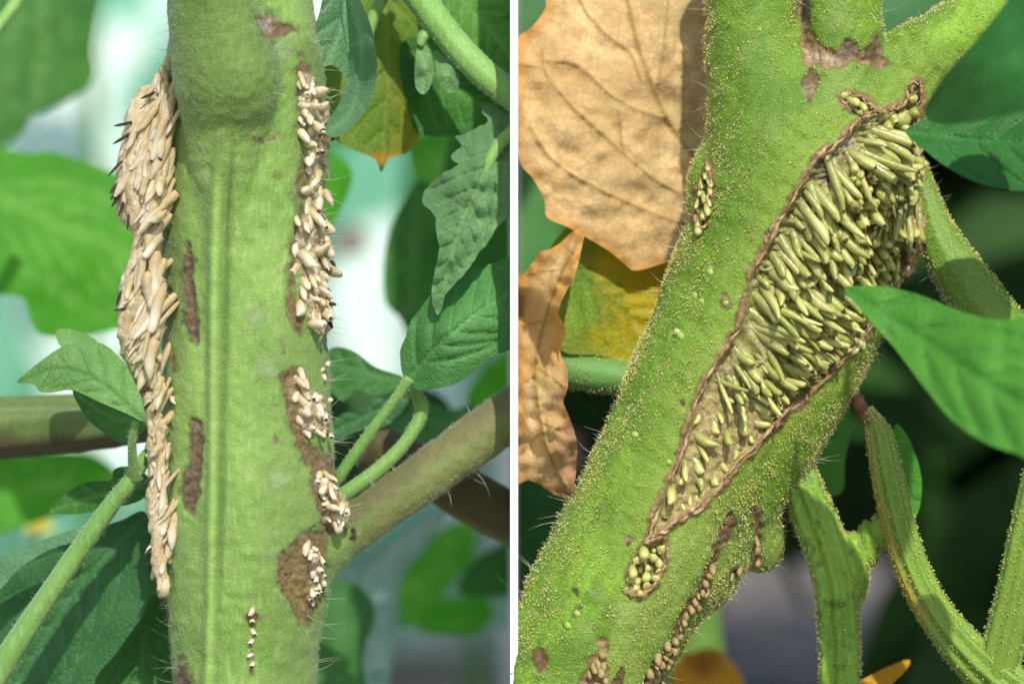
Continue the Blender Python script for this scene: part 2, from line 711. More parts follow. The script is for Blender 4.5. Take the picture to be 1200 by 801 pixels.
def gland_mesh(name, P, N, h, r, mat, parent):
    """short glandular hairs: a stalk point with a bead at its end"""
    n = len(P)
    h = np.broadcast_to(h, n)[:, None]
    r = np.broadcast_to(r, n)[:, None]
    rv = rng.normal(size=(n, 3))
    A = np.cross(N, rv)
    A /= np.linalg.norm(A, axis=1)[:, None] + 1e-12
    B = np.cross(N, A)
    c = P + N * h * 0.62
    V = np.stack([P - N * h * 0.1, c + A * r, c - 0.5 * A * r + 0.87 * B * r, c - 0.5 * A * r - 0.87 * B * r, P + N * h], 1)
    base = np.arange(n)[:, None] * 5
    F = np.concatenate([base + np.array(t) for t in ((0, 2, 1), (0, 3, 2), (0, 1, 3), (4, 1, 2), (4, 2, 3), (4, 3, 1))], 0)
    o = obj(name, V.reshape(-1, 3), F, mat, parent)
    o['kind'] = 'stuff'
    return o


def root_mesh(name, mat, bend, prof, ns=8, seed=0):
    """a root one unit long and one unit thick, with an uneven bent body, a narrower cap and its base tapering into the tissue"""
    r_ = random.Random(seed * 77 + int(bend * 100) + len(prof))
    ts = [0, 0.1, 0.25, 0.42, 0.58, 0.72, 0.83, 0.91, 0.965, 1.0]
    rs = {'blunt': [0.46, 0.48, 0.5, 0.5, 0.49, 0.47, 0.43, 0.35, 0.22, 0.04], 'point': [0.25, 0.42, 0.5, 0.48, 0.44, 0.37, 0.29, 0.2, 0.11, 0.02],
          'nub': [0.46, 0.49, 0.5, 0.5, 0.49, 0.46, 0.37, 0.25, 0.19, 0.05], 'bead': [0.3, 0.4, 0.47, 0.53, 0.56, 0.53, 0.46, 0.35, 0.2, 0.03]}[prof]
    s2 = r_.uniform(-0.5, 0.5)
    V, F, tip, ax = [], [], [], []
    for i, (t, r) in enumerate(zip(ts, rs)):
        r *= 1 + r_.uniform(-0.1, 0.1)
        oy = bend * t * t + 0.25 * s2 * math.sin(6.28 * t)
        oz = 0.22 * s2 * math.sin(4 * t + s2 * 5)
        ov = 1 + r_.uniform(-0.08, 0.08)
        for k in range(ns):
            a = 2 * math.pi * k / ns
            V.append((t, oy + r * ov * math.cos(a), oz + r / ov * math.sin(a)))
            tip.append(max(0.0, (t - 0.72) / 0.28))
            ax.append(t)
    for i in range(len(ts) - 1):
        for k in range(ns):
            F.append((i * ns + k, i * ns + (k + 1) % ns, (i + 1) * ns + (k + 1) % ns, (i + 1) * ns + k))
    F.append(tuple(range((len(ts) - 1) * ns, len(ts) * ns)))
    me = bpy.data.meshes.new(name)
    me.from_pydata(V, [], [f[::-1] for f in F])
    me.polygons.foreach_set('use_smooth', np.ones(len(F), bool))
    me.attributes.new('tip', 'FLOAT', 'POINT').data.foreach_set('value', np.array(tip, np.float32))
    me.attributes.new('along', 'FLOAT', 'POINT').data.foreach_set('value', np.array(ax, np.float32))
    me.materials.append(mat)
    return me


def place_root(name, me, px, py, d, ang, tilt, L, wd, parent, roll=None):
    """root grows from (px,py,d) along ang (degrees, 0 = right, 90 = down), tilted towards the viewer"""
    a, t = math.radians(ang), math.radians(tilt)
    X = Vector((math.cos(a) * math.cos(t), -math.sin(t), -math.sin(a) * math.cos(t)))
    Z = Vector((0.13, -1, 0.1))
    Y = Z.cross(X).normalized()
    Z = X.cross(Y)
    M = Matrix((X, Y, Z)).transposed()
    if roll is not None:
        M = M @ Matrix.Rotation(roll, 3, 'X')
    M = M.to_4x4() @ Matrix.Diagonal((L * K, wd * K, wd * K, 1))
    o = bpy.data.objects.new(name, me)
    C.objects.link(o)
    o.parent = parent
    M.translation = Vector(W(px, py, d)) - Vector(parent_loc(parent))
    o.matrix_local = M
    return o


def poisson(poly, r, n=4000):
    poly = np.asarray(poly, float)
    lo, hi = poly.min(0), poly.max(0)
    P = rng.uniform(lo, hi, (n, 2))
    P = P[poly_sd(P, poly) < 0]
    keep = []
    for p in P:
        if all((p[0] - q[0]) ** 2 + (p[1] - q[1]) ** 2 > r * r for q in keep):
            keep.append(p)
    return keep

# ================================================================== THE SETTING
GZ = -0.235
m_soil = mat_simple('soil', col(104, 96, 90), col(140, 130, 122), 0.9, 6, 0.1, 0.004)
gp = [(-40, -20, GZ), (40, -20, GZ), (40, 60, GZ), (-40, 60, GZ)]
tag(obj('ground', gp, [[0, 1, 2, 3]], m_soil, origin=(0, 0, GZ), smooth=False), None, None, kind='structure')


def box(x0, x1, y0, y1, z0, z1):
    V = [(x, y, z) for z in (z0, z1) for y in (y0, y1) for x in (x0, x1)]
    F = [[0, 2, 3, 1], [4, 5, 7, 6], [0, 1, 5, 4], [2, 6, 7, 3], [0, 4, 6, 2], [1, 3, 7, 5]]
    return V, F


m_panel = mat_simple('white_board', (0.93, 0.93, 0.93, 1), (0.9, 0.9, 0.9, 1), 0.6, 40, 0.3, 0.0, trans=0.0)  # board added for the white line dividing the two views
hw = 4.5 * K * (1 - 70 / DP)
V, F = box(-hw, hw, -70 * K, 1.9, GZ - 0.002, 0.36)
tag(obj('divider_board', V, F, m_panel, origin=(0, 0.9, GZ), smooth=False),
    'thin white upright board added edge on as the dividing line between the two plants', 'board')

# side of the left plant: unseen film added to soften the light, then pale end wall
s = NT('diffuser_film')
t_ = s.n('ShaderNodeBsdfTranslucent')
t_.inputs[0].default_value = (0.97, 0.98, 0.96, 1)
d_ = s.n('ShaderNodeBsdfDiffuse')
d_.inputs[0].default_value = (0.85, 0.87, 0.85, 1)
mx = s.n('ShaderNodeMixShader')
mx.inputs[0].default_value = 0.88
s.l(d_.outputs[0], mx.inputs[1])
s.l(t_.outputs[0], mx.inputs[2])
tr = s.n('ShaderNodeBsdfTransparent')
mx2 = s.n('ShaderNodeMixShader')
mx2.inputs[0].default_value = 0.72
s.l(mx.outputs[0], mx2.inputs[1])
s.l(tr.outputs[0], mx2.inputs[2])
m_film = s.done(mx2.outputs[0])
nx = 24
V, F = [], []
for i in range(nx + 1):
    u = i / nx
    x = -0.6 + 0.611 * u
    zz = 0.098 + 0.05 * (1 - u) + 0.002 * math.sin(17 * u)
    for (yy, dz) in ((-0.62, 0.02), (-0.4, 0.008), (-0.2, 0.0), (-0.062, 0.0)):
        V.append((x, yy, zz + dz))
for i in range(nx):
    for j in range(3):
        F.append([i * 4 + j, i * 4 + j + 1, i * 4 + 4 + j + 1, i * 4 + 4 + j])
tag(obj('light_diffuser', V, F, m_film), None, None, kind='structure')

m_wall = mat_simple('end_wall_film', col(250, 253, 251), col(216, 240, 230), 0.8, 5, 0.2, 0.0)
V, F = box(-2.2, -0.004, 2.0, 2.02, GZ - 0.01, 0.95)
tag(obj('greenhouse_end_wall', V, F, m_wall, origin=(-1, 2, GZ), smooth=False), None, None, kind='structure')


# ------------------------------------------------------------------ far, out-of-focus foliage (nobody could count it)
def foliage(name, n, box_, size, mat, label, cat='foliage', tilt=1.0, avoid=None, seed=1, extra=None):
    r = np.random.default_rng(seed)
    Vs, Fs = [], []
    prof = [(0, 0), (0.12, 0.26), (0.35, 0.42), (0.6, 0.36), (0.85, 0.15), (1, 0)]
    cnt = 0
    while cnt < n:
        (x0, x1), (y0, y1), (z0, z1) = box_
        p = np.array([r.uniform(x0, x1), r.uniform(y0, y1), r.uniform(z0, z1)])
        # photo pixel of the point
        sc = 1 + p[1] / D
        px, py = p[0] / (K * sc) + CX, CY - p[2] / (K * sc)
        if avoid is not None and avoid(px, py, p):
            continue
        L = size * r.uniform(0.6, 1.3)
        a = r.normal(size=3) * (1, 1, tilt)
        a[2] -= 0.5
        a /= np.linalg.norm(a)
        b = np.cross(a, r.normal(size=3))
        b /= np.linalg.norm(b)
        c = np.cross(a, b)
        k0 = len(Vs)
        for t, ww in prof:
            q = p + a * L * (t - 0.5) - c * L * 0.25 * (t - 0.4) ** 2
            Vs += [q - b * ww * L + c * 0.12 * ww * L, q - c * 0.0, q + b * ww * L + c * 0.12 * ww * L]
        if x1 <= 0:
            for q in Vs[k0:]:
                q[0] = min(q[0], -0.0004)
        elif x0 >= 0:
            for q in Vs[k0:]:
                q[0] = max(q[0], 0.0004)
        for i in range(len(prof) - 1):
            for j in range(2):
                Fs.append([k0 + i * 3 + j, k0 + i * 3 + j + 1, k0 + i * 3 + 4 + j, k0 + i * 3 + 3 + j])
        cnt += 1
    o = obj(name, np.array(Vs), Fs, mat)
    return tag(o, label, cat, kind='stuff')


m_teal = mat_leaf('hazed_far_leaf', col(96, 168, 132), col(130, 196, 166), col(170, 210, 190), 0.3, 0.5, fine=0)  # haze over the far plants is mixed into this leaf colour
m_farg = mat_leaf('far_leaf_green', col(60, 130, 40), col(90, 165, 60), col(150, 200, 120), 0.4, 0.5, fine=0)
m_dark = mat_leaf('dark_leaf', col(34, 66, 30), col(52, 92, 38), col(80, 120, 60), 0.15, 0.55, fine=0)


def open_left(px, py, p):
    # gaps where the pale end wall shows between the far plants
    return (20 < px < 150 and 90 < py < 200) or (-40 < px < 40 and 330 < py < 460) or (395 < px < 475 and 190 < py < 450) or (400 < px < 640 and py > 590)


def open_right(px, py, p):
    return (790 < px < 1050 and py > 620)


foliage('far_foliage', 40, ((-0.62, -0.01), (1.15, 1.9), (GZ, 0.3)), 0.16, m_teal, 'hazy blue green leaves far behind the upright stem, in front of pale wall', avoid=open_left, seed=3)
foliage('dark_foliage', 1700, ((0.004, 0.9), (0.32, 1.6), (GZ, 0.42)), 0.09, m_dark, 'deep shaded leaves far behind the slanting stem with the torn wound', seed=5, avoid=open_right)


foliage('mid_foliage', 22, ((-0.3, -0.01), (0.6, 1.05), (-0.2, 0.16)), 0.045, m_farg, 'small blurred green leaflets scattered behind the upright stem',
        avoid=lambda px, py, p: (-40 < px < 170 and 60 < py < 230) or (380 < px < 500 and 160 < py < 470) or (-40 < px < 60 and 320 < py < 470), seed=14)
for (x0, y0, x1, y1, d_, r_w, lb) in ((548, -80, 556, 900, 5200, 9, 'thin blurred upright stem seen above the brown side branch near the white board'), (108, -80, 92, 900, 5600, 9, 'thin blurred upright stem in the pale gap under the deep green leaf')):
    Vt, Ft = tube([(x0, y0, d_, r_w), ((x0 + x1) / 2 + 8, (y0 + y1) / 2, d_ + 30, r_w), (x1, y1, d_, r_w)], 6, 10)
    tag(obj('far_stem', PW(Vt), Ft, m_farg), lb, 'stem')

# unseen leaf canopy added above and behind the slanting stem to shade that background
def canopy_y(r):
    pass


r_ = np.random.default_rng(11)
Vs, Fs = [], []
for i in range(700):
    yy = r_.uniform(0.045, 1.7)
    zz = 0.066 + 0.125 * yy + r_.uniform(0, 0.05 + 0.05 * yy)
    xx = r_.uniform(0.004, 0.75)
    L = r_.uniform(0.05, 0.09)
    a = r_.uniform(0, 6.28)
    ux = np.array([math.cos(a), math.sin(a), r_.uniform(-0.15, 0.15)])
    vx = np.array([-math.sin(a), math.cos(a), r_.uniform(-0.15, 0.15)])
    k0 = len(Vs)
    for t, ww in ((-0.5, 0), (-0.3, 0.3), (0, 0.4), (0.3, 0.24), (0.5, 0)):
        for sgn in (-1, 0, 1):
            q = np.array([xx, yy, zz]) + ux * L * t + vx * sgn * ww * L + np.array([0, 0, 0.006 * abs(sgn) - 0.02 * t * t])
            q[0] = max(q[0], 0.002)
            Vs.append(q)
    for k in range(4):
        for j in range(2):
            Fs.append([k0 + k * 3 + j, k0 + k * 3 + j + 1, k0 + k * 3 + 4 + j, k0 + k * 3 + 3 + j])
tag(obj('shade_canopy', np.array(Vs), Fs, m_dark), 'added leaf canopy out of view, shading the plants behind the slanting stem', 'foliage', kind='stuff')

# ================================================================== LEFT PLANT
m_hair = mat_simple('pale_hair', col(225, 235, 205), col(240, 245, 225), 0.35, 300, 0.5, 0, trans=0.3)
m_stemL = mat_stem('left_stem', col(126, 168, 72), col(150, 188, 92), col(196, 214, 146), 0.55, 0.18, fine=0.00018)
m_rootL = mat_root('cream_root', col(216, 200, 160), col(244, 236, 212), col(70, 46, 34), 0.5, 0.3, 0.35, basec=col(206, 184, 138), tips=0.72)

S = Sdf((95, -70, -190), (600, 900, 125), 2.5)
stemL = [(281, -120, 0, 80), (283, 0, 0, 83), (287, 100, 0, 94), (282, 200, 0, 91), (280, 300, 0, 92), (287, 400, 0, 97), (290, 500, 0, 99),
         (295, 600, 0, 103), (293, 660, 0, 99), (288, 720, 0, 91), (286, 801, 0, 84), (286, 950, 0, 82)]
S.chain(stemL, k=1)
S.chain([(244, -140, -150, 50), (245, -10, -122, 49), (257, 45, -106, 59), (266, 88, -96, 63), (266, 125, -80, 55), (264, 180, -70, 45), (261, 250, -62, 35), (257, 360, -54, 30)], k=6)
S.chain([(378, 642, 0, 30), (430, 607, 12, 28), (500, 556, 28, 29), (605, 481, 48, 30), (700, 415, 60, 30)], k=24)
V, F = S.mesh()
N = normals(V, F)
P2 = V[:, :2]
fr = sstep(0.25, -0.15, N[:, 2])      # 1 on the side that faces the viewer
nz = fbm(V / 18, 4)
nf = fbm(V / 7, 9)
disp = nz * 1.3 + nf * 0.35
brM = sstep(404, 424, V[:, 0] + 0.35 * (640 - V[:, 1])) * (V[:, 1] > 420) * (V[:, 0] > 396)
mainM = 1 - brM
below = sstep(130, 230, V[:, 1])


def xline(pts, y):
    p = np.array(pts)
    return np.interp(y, p[:, 1], p[:, 0])


dx1 = V[:, 0] - xline([(226, 120), (233, 300), (238, 450), (242, 600), (240, 801)], V[:, 1])
dx2 = V[:, 0] - xline([(274, 150), (266, 330), (262, 450), (259, 600), (255, 700), (252, 801)], V[:, 1])
dxs = V[:, 0] - xline([(257, 150), (252, 300), (250, 450), (250, 600), (246, 801)], V[:, 1])
groove = (4.5 * np.exp(-(dx1 / 9) ** 2) * sstep(640, 420, V[:, 1]) + 4 * np.exp(-(dx2 / 4) ** 2) * sstep(800, 640, V[:, 1]) - 5 * np.exp(-(dxs / 8) ** 2)) * below * fr
disp -= groove * mainM
paint = np.zeros((len(V), 4))
tint = np.zeros((len(V), 4))
jit = fbm(P2 / 9, 21) * 3.5 + fbm(P2 / 30, 22) * 3


def stain(poly, c, feather=4, amt=1.0, arr=None, j=1.0):
    m = sstep(feather * 1.8, -feather * 1.8, poly_sd(P2, poly) + jit * j) * amt * (N[:, 2] < 0.35)
    blend(paint if arr is None else arr, m, c)
    return m


def disc(x, y, rx, ry=None, n=10):
    ry = ry or rx
    return [(x + rx * math.cos(2 * math.pi * k / n), y + ry * math.sin(2 * math.pi * k / n)) for k in range(n)]


# broad colour of the living tissue: lighter raised rib, deeper green petiole base; then painted light and shade
blend(tint, np.exp(-(dxs / 8) ** 2) * below * fr * 0.95 * mainM, col(170, 212, 104))
blend(tint, np.exp(-((dx2 + 1) / 3.2) ** 2) * below * fr * 0.55 * sstep(760, 600, V[:, 1]) * mainM, col(72, 92, 40))
blend(tint, sstep(30, -40, poly_sd(P2, [(190, -80), (330, -80), (330, 100), (315, 150), (280, 165), (235, 150), (195, 120)])) * fr * 0.45, col(96, 134, 48))
blend(tint, sstep(280, 360, V[:, 0]) * sstep(300, 460, V[:, 1]) * 0.6 * mainM, col(158, 190, 98))  # light on the lower right flank painted as paler green
blend(tint, sstep(330, 372, V[:, 0]) * sstep(420, 240, V[:, 1]) * 0.45 * mainM, col(128, 138, 74))  # shading of the upper right side painted in dull olive
blend(tint, sstep(236, 196, V[:, 0]) * sstep(120, 200, V[:, 1]) * sstep(520, 300, V[:, 1]) * 0.4, col(104, 126, 60))  # shade on the left side below the fork painted darker
for (x, y, r) in ((312, 430, 22), (300, 370, 16), (325, 560, 16), (318, 645, 14), (296, 700, 10), (345, 225, 14), (330, 60, 20)):
    blend(tint, sstep(r, 0, np.hypot(V[:, 0] - x, (V[:, 1] - y) * 0.8) + jit) * 0.55 * fr, col(190, 208, 160))
blend(tint, brM * 0.9 * (0.75 + 0.25 * nz), col(122, 116, 70))
bt = (V[:, 1] - np.interp(V[:, 0], [378, 430, 500, 605], [642, 607, 556, 481]))
blend(tint, brM * sstep(6, -18, bt + 6 * nz) * 0.75, col(110, 98, 66))
blend(tint, brM * sstep(8, 24, bt + 4 * nz) * 0.7, col(138, 144, 74))
BR, DK, TN = col(122, 92, 58), col(70, 52, 36), col(168, 134, 92)
lens1 = [(219, 284), (224, 300), (224, 335), (230, 360), (233, 385), (229, 405), (221, 400), (213, 380), (212, 340), (211, 318), (215, 296)]
lens2 = [(223, 490), (233, 494), (237, 515), (234, 550), (231, 580), (225, 606), (217, 600), (211, 580), (213, 565), (220, 545), (221, 510)]
for L_ in (lens1, lens2):
    m = stain(L_, col(134, 114, 84), 3, j=0.6)
    disp -= m * 4
    blend(paint, m * sstep(0, 5, (V[:, 0] - xline([(p[0] + 4, p[1]) for p in (L_[0], L_[-2], L_[6], L_[5])], V[:, 1]))) * 0.5, col(108, 88, 62))
m = stain([(330, 440), (345, 425), (354, 440), (352, 480), (362, 515), (372, 530), (362, 545), (350, 525), (340, 510), (333, 480)], col(142, 116, 76), 5)
disp -= m * 3
m = stain([(325, 655), (342, 640), (352, 622), (375, 620), (392, 600), (400, 616), (384, 640), (381, 680), (378, 705), (366, 736), (352, 728), (340, 705), (327, 690)], col(146, 122, 80), 5)
disp -= m * 4
stain([(342, 690), (352, 660), (360, 690), (365, 725), (352, 730)], col(156, 144, 76), 6, 0.7)
m = stain([(366, 545), (376, 525), (390, 540), (396, 575), (402, 610), (392, 625), (378, 615), (370, 590)], col(140, 116, 82), 5)
disp -= m * 2
stain([(346, 85), (352, 60), (360, 80), (358, 130), (354, 165), (360, 200), (362, 260), (350, 300), (345, 340), (355, 380), (350, 392), (337, 360), (336, 300), (346, 250), (350, 180)], col(142, 114, 72), 5, 0.9)
m = stain([(300, 22), (318, 14), (330, 24), (345, 28), (348, 36), (336, 42), (326, 46), (318, 52), (306, 40)], col(138, 110, 78), 3)
disp -= m * 2
stain([(303, 26), (316, 20), (320, 32), (312, 42)], col(186, 168, 158), 3)
stain([(290, 2), (297, 8), (300, 20), (294, 16)], col(110, 84, 62), 2)
stain([(186, 340), (198, 338), (200, 356), (194, 372), (188, 366)], col(142, 108, 80), 2, 0.85)
stain([(205, 762), (222, 770), (228, 801), (240, 870), (204, 870)], col(130, 100, 72), 4, 0.9)
stain(disc(323, 200, 5, 13), col(150, 118, 70), 4, 0.75)
stain(disc(332, 408, 5, 8), col(140, 112, 70), 3, 0.85)
stain(disc(324, 517, 5, 6), col(176, 150, 118), 2.5, 0.9)
stain(disc(296, 727, 4, 10), col(140, 102, 60), 2.5)
stain(disc(295, 778, 5, 16), col(140, 102, 60), 2.5)
stain(disc(204, 425, 3, 9), col(170, 128, 92), 2, 0.8)
stain(disc(200, 470, 2.5, 4), col(200, 190, 140), 2, 0.9)
stain(disc(415, 628, 4, 9), col(40, 34, 28), 2)
stain(disc(385, 400, 4, 8), col(150, 118, 80), 3, 0.8)
# pale arc-shaped scar under the petiole base
ad = np.abs(np.hypot(V[:, 0] - 312, V[:, 1] - 152) - 15)
am = np.exp(-(ad / 3.2) ** 2) * sstep(148, 158, V[:, 1]) * fr
blend(paint, am * 0.9, col(190, 184, 128))
# darker seam painted where the root mass leaves the stem
stain([(186, 90), (196, 110), (194, 160), (190, 220), (186, 280), (180, 330), (184, 420), (186, 480), (184, 480), (178, 420), (172, 330), (176, 220)], col(96, 88, 50), 4, 0.85)
disp += sstep(0.3, 0.9, paint[:, 3]) * (1.5 * fbm(P2 / 4.5, 91, 2) + 2.2 * np.maximum(0, fbm(np.stack([P2[:, 0] / 6, P2[:, 1] / 18], 1), 92, 2)) - 1.0)
CREAM = col(216, 198, 158)
lump = 0.5 + 0.5 * fbm(V / 9, 77, 3)
zonesL = [[(352, 88), (366, 92), (372, 110), (380, 130), (384, 165), (380, 185), (384, 230), (380, 262), (388, 290), (390, 320), (384, 332), (390, 360), (388, 386), (370, 394), (358, 372), (352, 335), (348, 318), (348, 285), (354, 262), (360, 220), (354, 150)],
          [(350, 436), (360, 440), (366, 460), (378, 470), (386, 488), (380, 505), (364, 512), (352, 500), (352, 470)],
          [(374, 562), (384, 555), (398, 585), (410, 600), (410, 614), (396, 620), (382, 610)],
          [(362, 642), (370, 644), (379, 665), (378, 690), (370, 708), (363, 704), (368, 680)]]
for poly in zonesL:
    m = sstep(3, -4, poly_sd(P2, poly) + jit * 0.7) * (N[:, 2] < 0.6)
    blend(paint, m * 0.95, CREAM)
    disp += m * (2 + 9 * lump)
V = V + N * disp[:, None]
depL = Depth(V[N[:, 2] < 0.5], 90, 610, -80, 900)
plantL = empty('tomato_plant', W(286, 801, 0) * (1, 1, 0) + (0, 0, GZ), 'upright hairy green tomato stem with rows of cream roots bursting from both sides', 'tomato plant')
# the brown side branch becomes a part of its own
fb = brM[F].mean(1) > 0.5


def submesh(sel):
    f = F[sel]
    ids = np.unique(f)
    mp = np.full(len(V), -1)
    mp[ids] = np.arange(len(ids))
    return ids, mp[f]


ids, f_ = submesh(~fb)
stem_left = obj('stem', PW(V[ids]), f_, m_stemL, plantL, attrs={'paint': paint[ids], 'tint': tint[ids]})
ids, f_ = submesh(fb)
o = obj('side_branch', PW(V[ids]), f_, m_stemL, plantL, attrs={'paint': paint[ids], 'tint': tint[ids]})
o['label'] = 'brown green woody side branch'
Vt, Ft = tube([(286, 880, 0, 82), (286, 1100, 0, 80), (290, 1500, 0, 84), (290, 1900, 60, 88), (288, 2200, 80, 95)], 5, 28)
obj('lower_stem', PW(Vt), Ft, m_stemL, plantL, attrs={'paint': np.zeros((len(Vt), 4)), 'tint': np.zeros((len(Vt), 4))})
VL, NL, FRL = V, normals(V, F), fr

# --- the adventitious roots, each a piece of its own
RL = [root_mesh('root', m_rootL, b, p, seed=k) for k, (b, p) in enumerate(((0.5, 'point'), (-0.5, 'point'), (0.9, 'nub'), (-0.1, 'point'), (0.3, 'blunt')))]
out_l = [(193, 86), (176, 104), (158, 132), (146, 166), (136, 196), (130, 222), (136, 246), (156, 268), (152, 296), (144, 322), (138, 350), (139, 408), (152, 436), (164, 466),
         (172, 500), (170, 540), (174, 600), (174, 640), (184, 682)]
in_l = [(196, 86), (193, 130), (190, 200), (186, 270), (178, 340), (182, 420), (190, 470), (193, 520), (194, 600), (192, 650), (194, 690)]
ro = np.random.default_rng(21)
# the fused mat of roots under the single ones
S = Sdf((118, 78, -90), (206, 702, 60), 2.2)
S.chain([(190, 92, -34, 8), (176, 118, -34, 16), (170, 150, -36, 23), (166, 185, -38, 27), (161, 218, -40, 28), (166, 246, -40, 25), (172, 274, -38, 17), (167, 310, -40, 20), (162, 345, -42, 22), (161, 390, -42, 22), (167, 425, -42, 18),
         (176, 462, -42, 13), (182, 510, -44, 11), (183, 560, -44, 11), (184, 620, -44, 10), (188, 690, -44, 7)], k=2)
Vm, Fm = S.mesh()
Nm = normals(Vm, Fm)
# strands run down and outwards
q_ = np.stack([(Vm[:, 0] + 0.28 * Vm[:, 1]) / 6.5, (Vm[:, 1] - 0.3 * Vm[:, 0]) / 42, Vm[:, 2] / 14], 1)
Vm = Vm + Nm * (4.2 * fbm(q_, 61, 3) + 1.2 * fbm(Vm / 7, 62, 2))[:, None]
obj('root_mat', PW(Vm), Fm, mat_simple('root_mat', col(198, 176, 132), col(232, 218, 180), 0.55, 420, 0.3, 0.0003, sss=0.2), stem_left)
cnt = 0
for y in np.arange(96, 690, 4.6):
    xo = xline(out_l, y)
    xi = xline(in_l, y)
    wd = xi - xo
    k = max(1, int(round(wd / 22)))
    for q in range(k):
        u = (q + ro.uniform(0.1, 0.9)) / k           # 0 = outer edge, 1 = against the stem
        sz = min(1, wd / 42)
        L = ro.choice([22, 30, 40, 52, 66, 74]) * (0.35 + 0.65 * sz)
        wdt = ro.choice([6, 8, 10, 12, 15]) * (0.65 + 0.35 * sz)
        ang = 104 + 24 * (1 - u) + 9 * math.sin(y / 19.0) + ro.normal(0, 9)
        tl = ro.uniform(0, 12)
        xt, yt = xo + u * wd + ro.normal(0, 2), y + ro.normal(0, 3)
        a = math.radians(ang)
        dd = -30 - 44 * math.sin(min(1.0, u * 0.62 + 0.12) * math.pi) ** 0.7 * (0.35 + 0.65 * sz) + ro.normal(5, 5)
        place_root('root', RL[cnt % 5], xt - math.cos(a) * L, yt - math.sin(a) * L * 0.8, dd + L * math.sin(math.radians(tl)), ang, tl, L, wdt, stem_left, ro.normal(0, 0.4))
        cnt += 1
# dark withered tips standing off the outer edge
m_tip = mat_root('withered_root', col(74, 56, 36), col(44, 32, 22), col(18, 14, 11), 0.6, 0.0)
RT = root_mesh('root_tip', m_tip, 0.35, 'point', 6)
for (x, y, a, L) in ((149, 147, 165, 14), (148, 160, 150, 16), (152, 165, 120, 8), (138, 192, 135, 16), (172, 203, 150, 16), (131, 219, 120, 9), (131, 226, 125, 9), (134, 232, 118, 11),
                     (136, 218, 115, 14), (139, 240, 105, 12), (146, 252, 100, 14), (136, 345, 110, 12), (146, 364, 165, 12), (152, 390, 110, 8), (158, 395, 120, 9), (176, 112, 155, 12),
                     (168, 458, 150, 12), (171, 475, 140, 10), (176, 560, 140, 12), (190, 705, 130, 9), (192, 722, 120, 10), (172, 646, 140, 9)):
    place_root('root_tip', RT, x + 6, y - 4, -58, a, 8, L * 1.6, 4, stem_left, random.uniform(0, 6))
# loose single roots against the stem
for (x, y, a, L, wd) in ((194, 210, 195, 22, 10), (190, 352, 170, 16, 9), (186, 378, 150, 18, 9), (184, 416, 140, 26, 14), (192, 452, 160, 22, 10), (203, 470, 120, 9, 8), (191, 500, 160, 18, 11),
                         (192, 512, 165, 17, 10), (192, 524, 160, 18, 10), (193, 540, 150, 22, 14), (192, 570, 150, 16, 11), (191, 612, 120, 12, 9), (197, 640, 95, 16, 9), (190, 630, 110, 30, 10),
                         (186, 660, 100, 24, 9)):
    place_root('root', RL[random.randrange(5)], x, y - 5, depL(max(x, 194), y) + 2, a, 25, L, wd, stem_left, random.uniform(0, 6))
# right-hand row
zones = [([(354, 88), (366, 92), (372, 110), (380, 130), (384, 165), (378, 185), (362, 176), (354, 150)], 40, 40, 14, 22, 11, 150),
         ([(362, 176), (378, 180), (384, 230), (380, 262), (362, 262), (360, 220)], 75, 25, 20, 27, 12, 150),
         ([(352, 262), (378, 258), (388, 290), (390, 318), (382, 330), (362, 330), (348, 318), (348, 285)], 62, 25, 19, 25, 12, 150),
         ([(356, 330), (380, 326), (390, 360), (388, 384), (370, 392), (358, 370)], 65, 28, 17, 21, 11, 150),
         ([(350, 436), (360, 440), (366, 460), (378, 470), (384, 488), (380, 505), (364, 512), (352, 500), (352, 470)], 50, 40, 13, 18, 10, 150),
         ([(376, 560), (384, 555), (396, 585), (408, 600), (408, 614), (396, 620), (384, 610)], 60, 40, 13, 18, 10, 150),
         ([(362, 642), (370, 644), (379, 665), (378, 690), (370, 708), (363, 704), (368, 680)], 70, 40, 10, 13, 8, 150)]
for (poly, a0, tl, r, L, wd, _) in zones:
    for (x, y) in poisson(poly, r * 0.5, 1500):
        a = math.radians(a0)
        L_ = L * ro.choice([0.55, 0.8, 1.0, 1.35])
        place_root('root', RL[ro.integers(5)], x - math.cos(a) * L_ * 0.5, y - math.sin(a) * L_ * 0.5, float(depL(min(x, 380), y)) + 6, a0 + ro.normal(0, 20), tl + ro.normal(0, 12), L_,
                   wd * ro.choice([0.65, 0.85, 1.0, 1.25]), stem_left, ro.uniform(0, 6.28))
for (x, y) in ((296, 716), (295, 728), (296, 741), (295, 752), (294, 768), (296, 779), (384, 428), (380, 442), (386, 470), (388, 512), (378, 434)):
    place_root('root', RL[ro.integers(5)], x, y - 3, float(depL(min(x, 380), y)) + 2, 80, 50, 8, 7, stem_left, ro.uniform(0, 6))
for (x, y, a) in ((386, 316, 75), (390, 308, 60), (388, 358, 20), (388, 380, 70), (368, 205, 80), (378, 255, 60), (372, 118, 40), (376, 178, 40)):
    place_root('root_tip', RT, x - 2, y - 3, float(depL(376, y)) * 0.6 - 12, a, 20, 10, 5, stem_left, 1.0)

# --- hairs: short down over the whole stem, long ones along both edges
pick = np.where((NL[:, 2] < 0.3) & (paint[:, 3] < 0.4))[0]
pick = rng.choice(pick, 30000, replace=True)
pw = W(VL[pick, 0] + rng.normal(0, 1, len(pick)), VL[pick, 1] + rng.normal(0, 1, len(pick)), VL[pick, 2])


def to_world_dir(n):
    return np.stack([n[:, 0], n[:, 2], -n[:, 1]], 1)


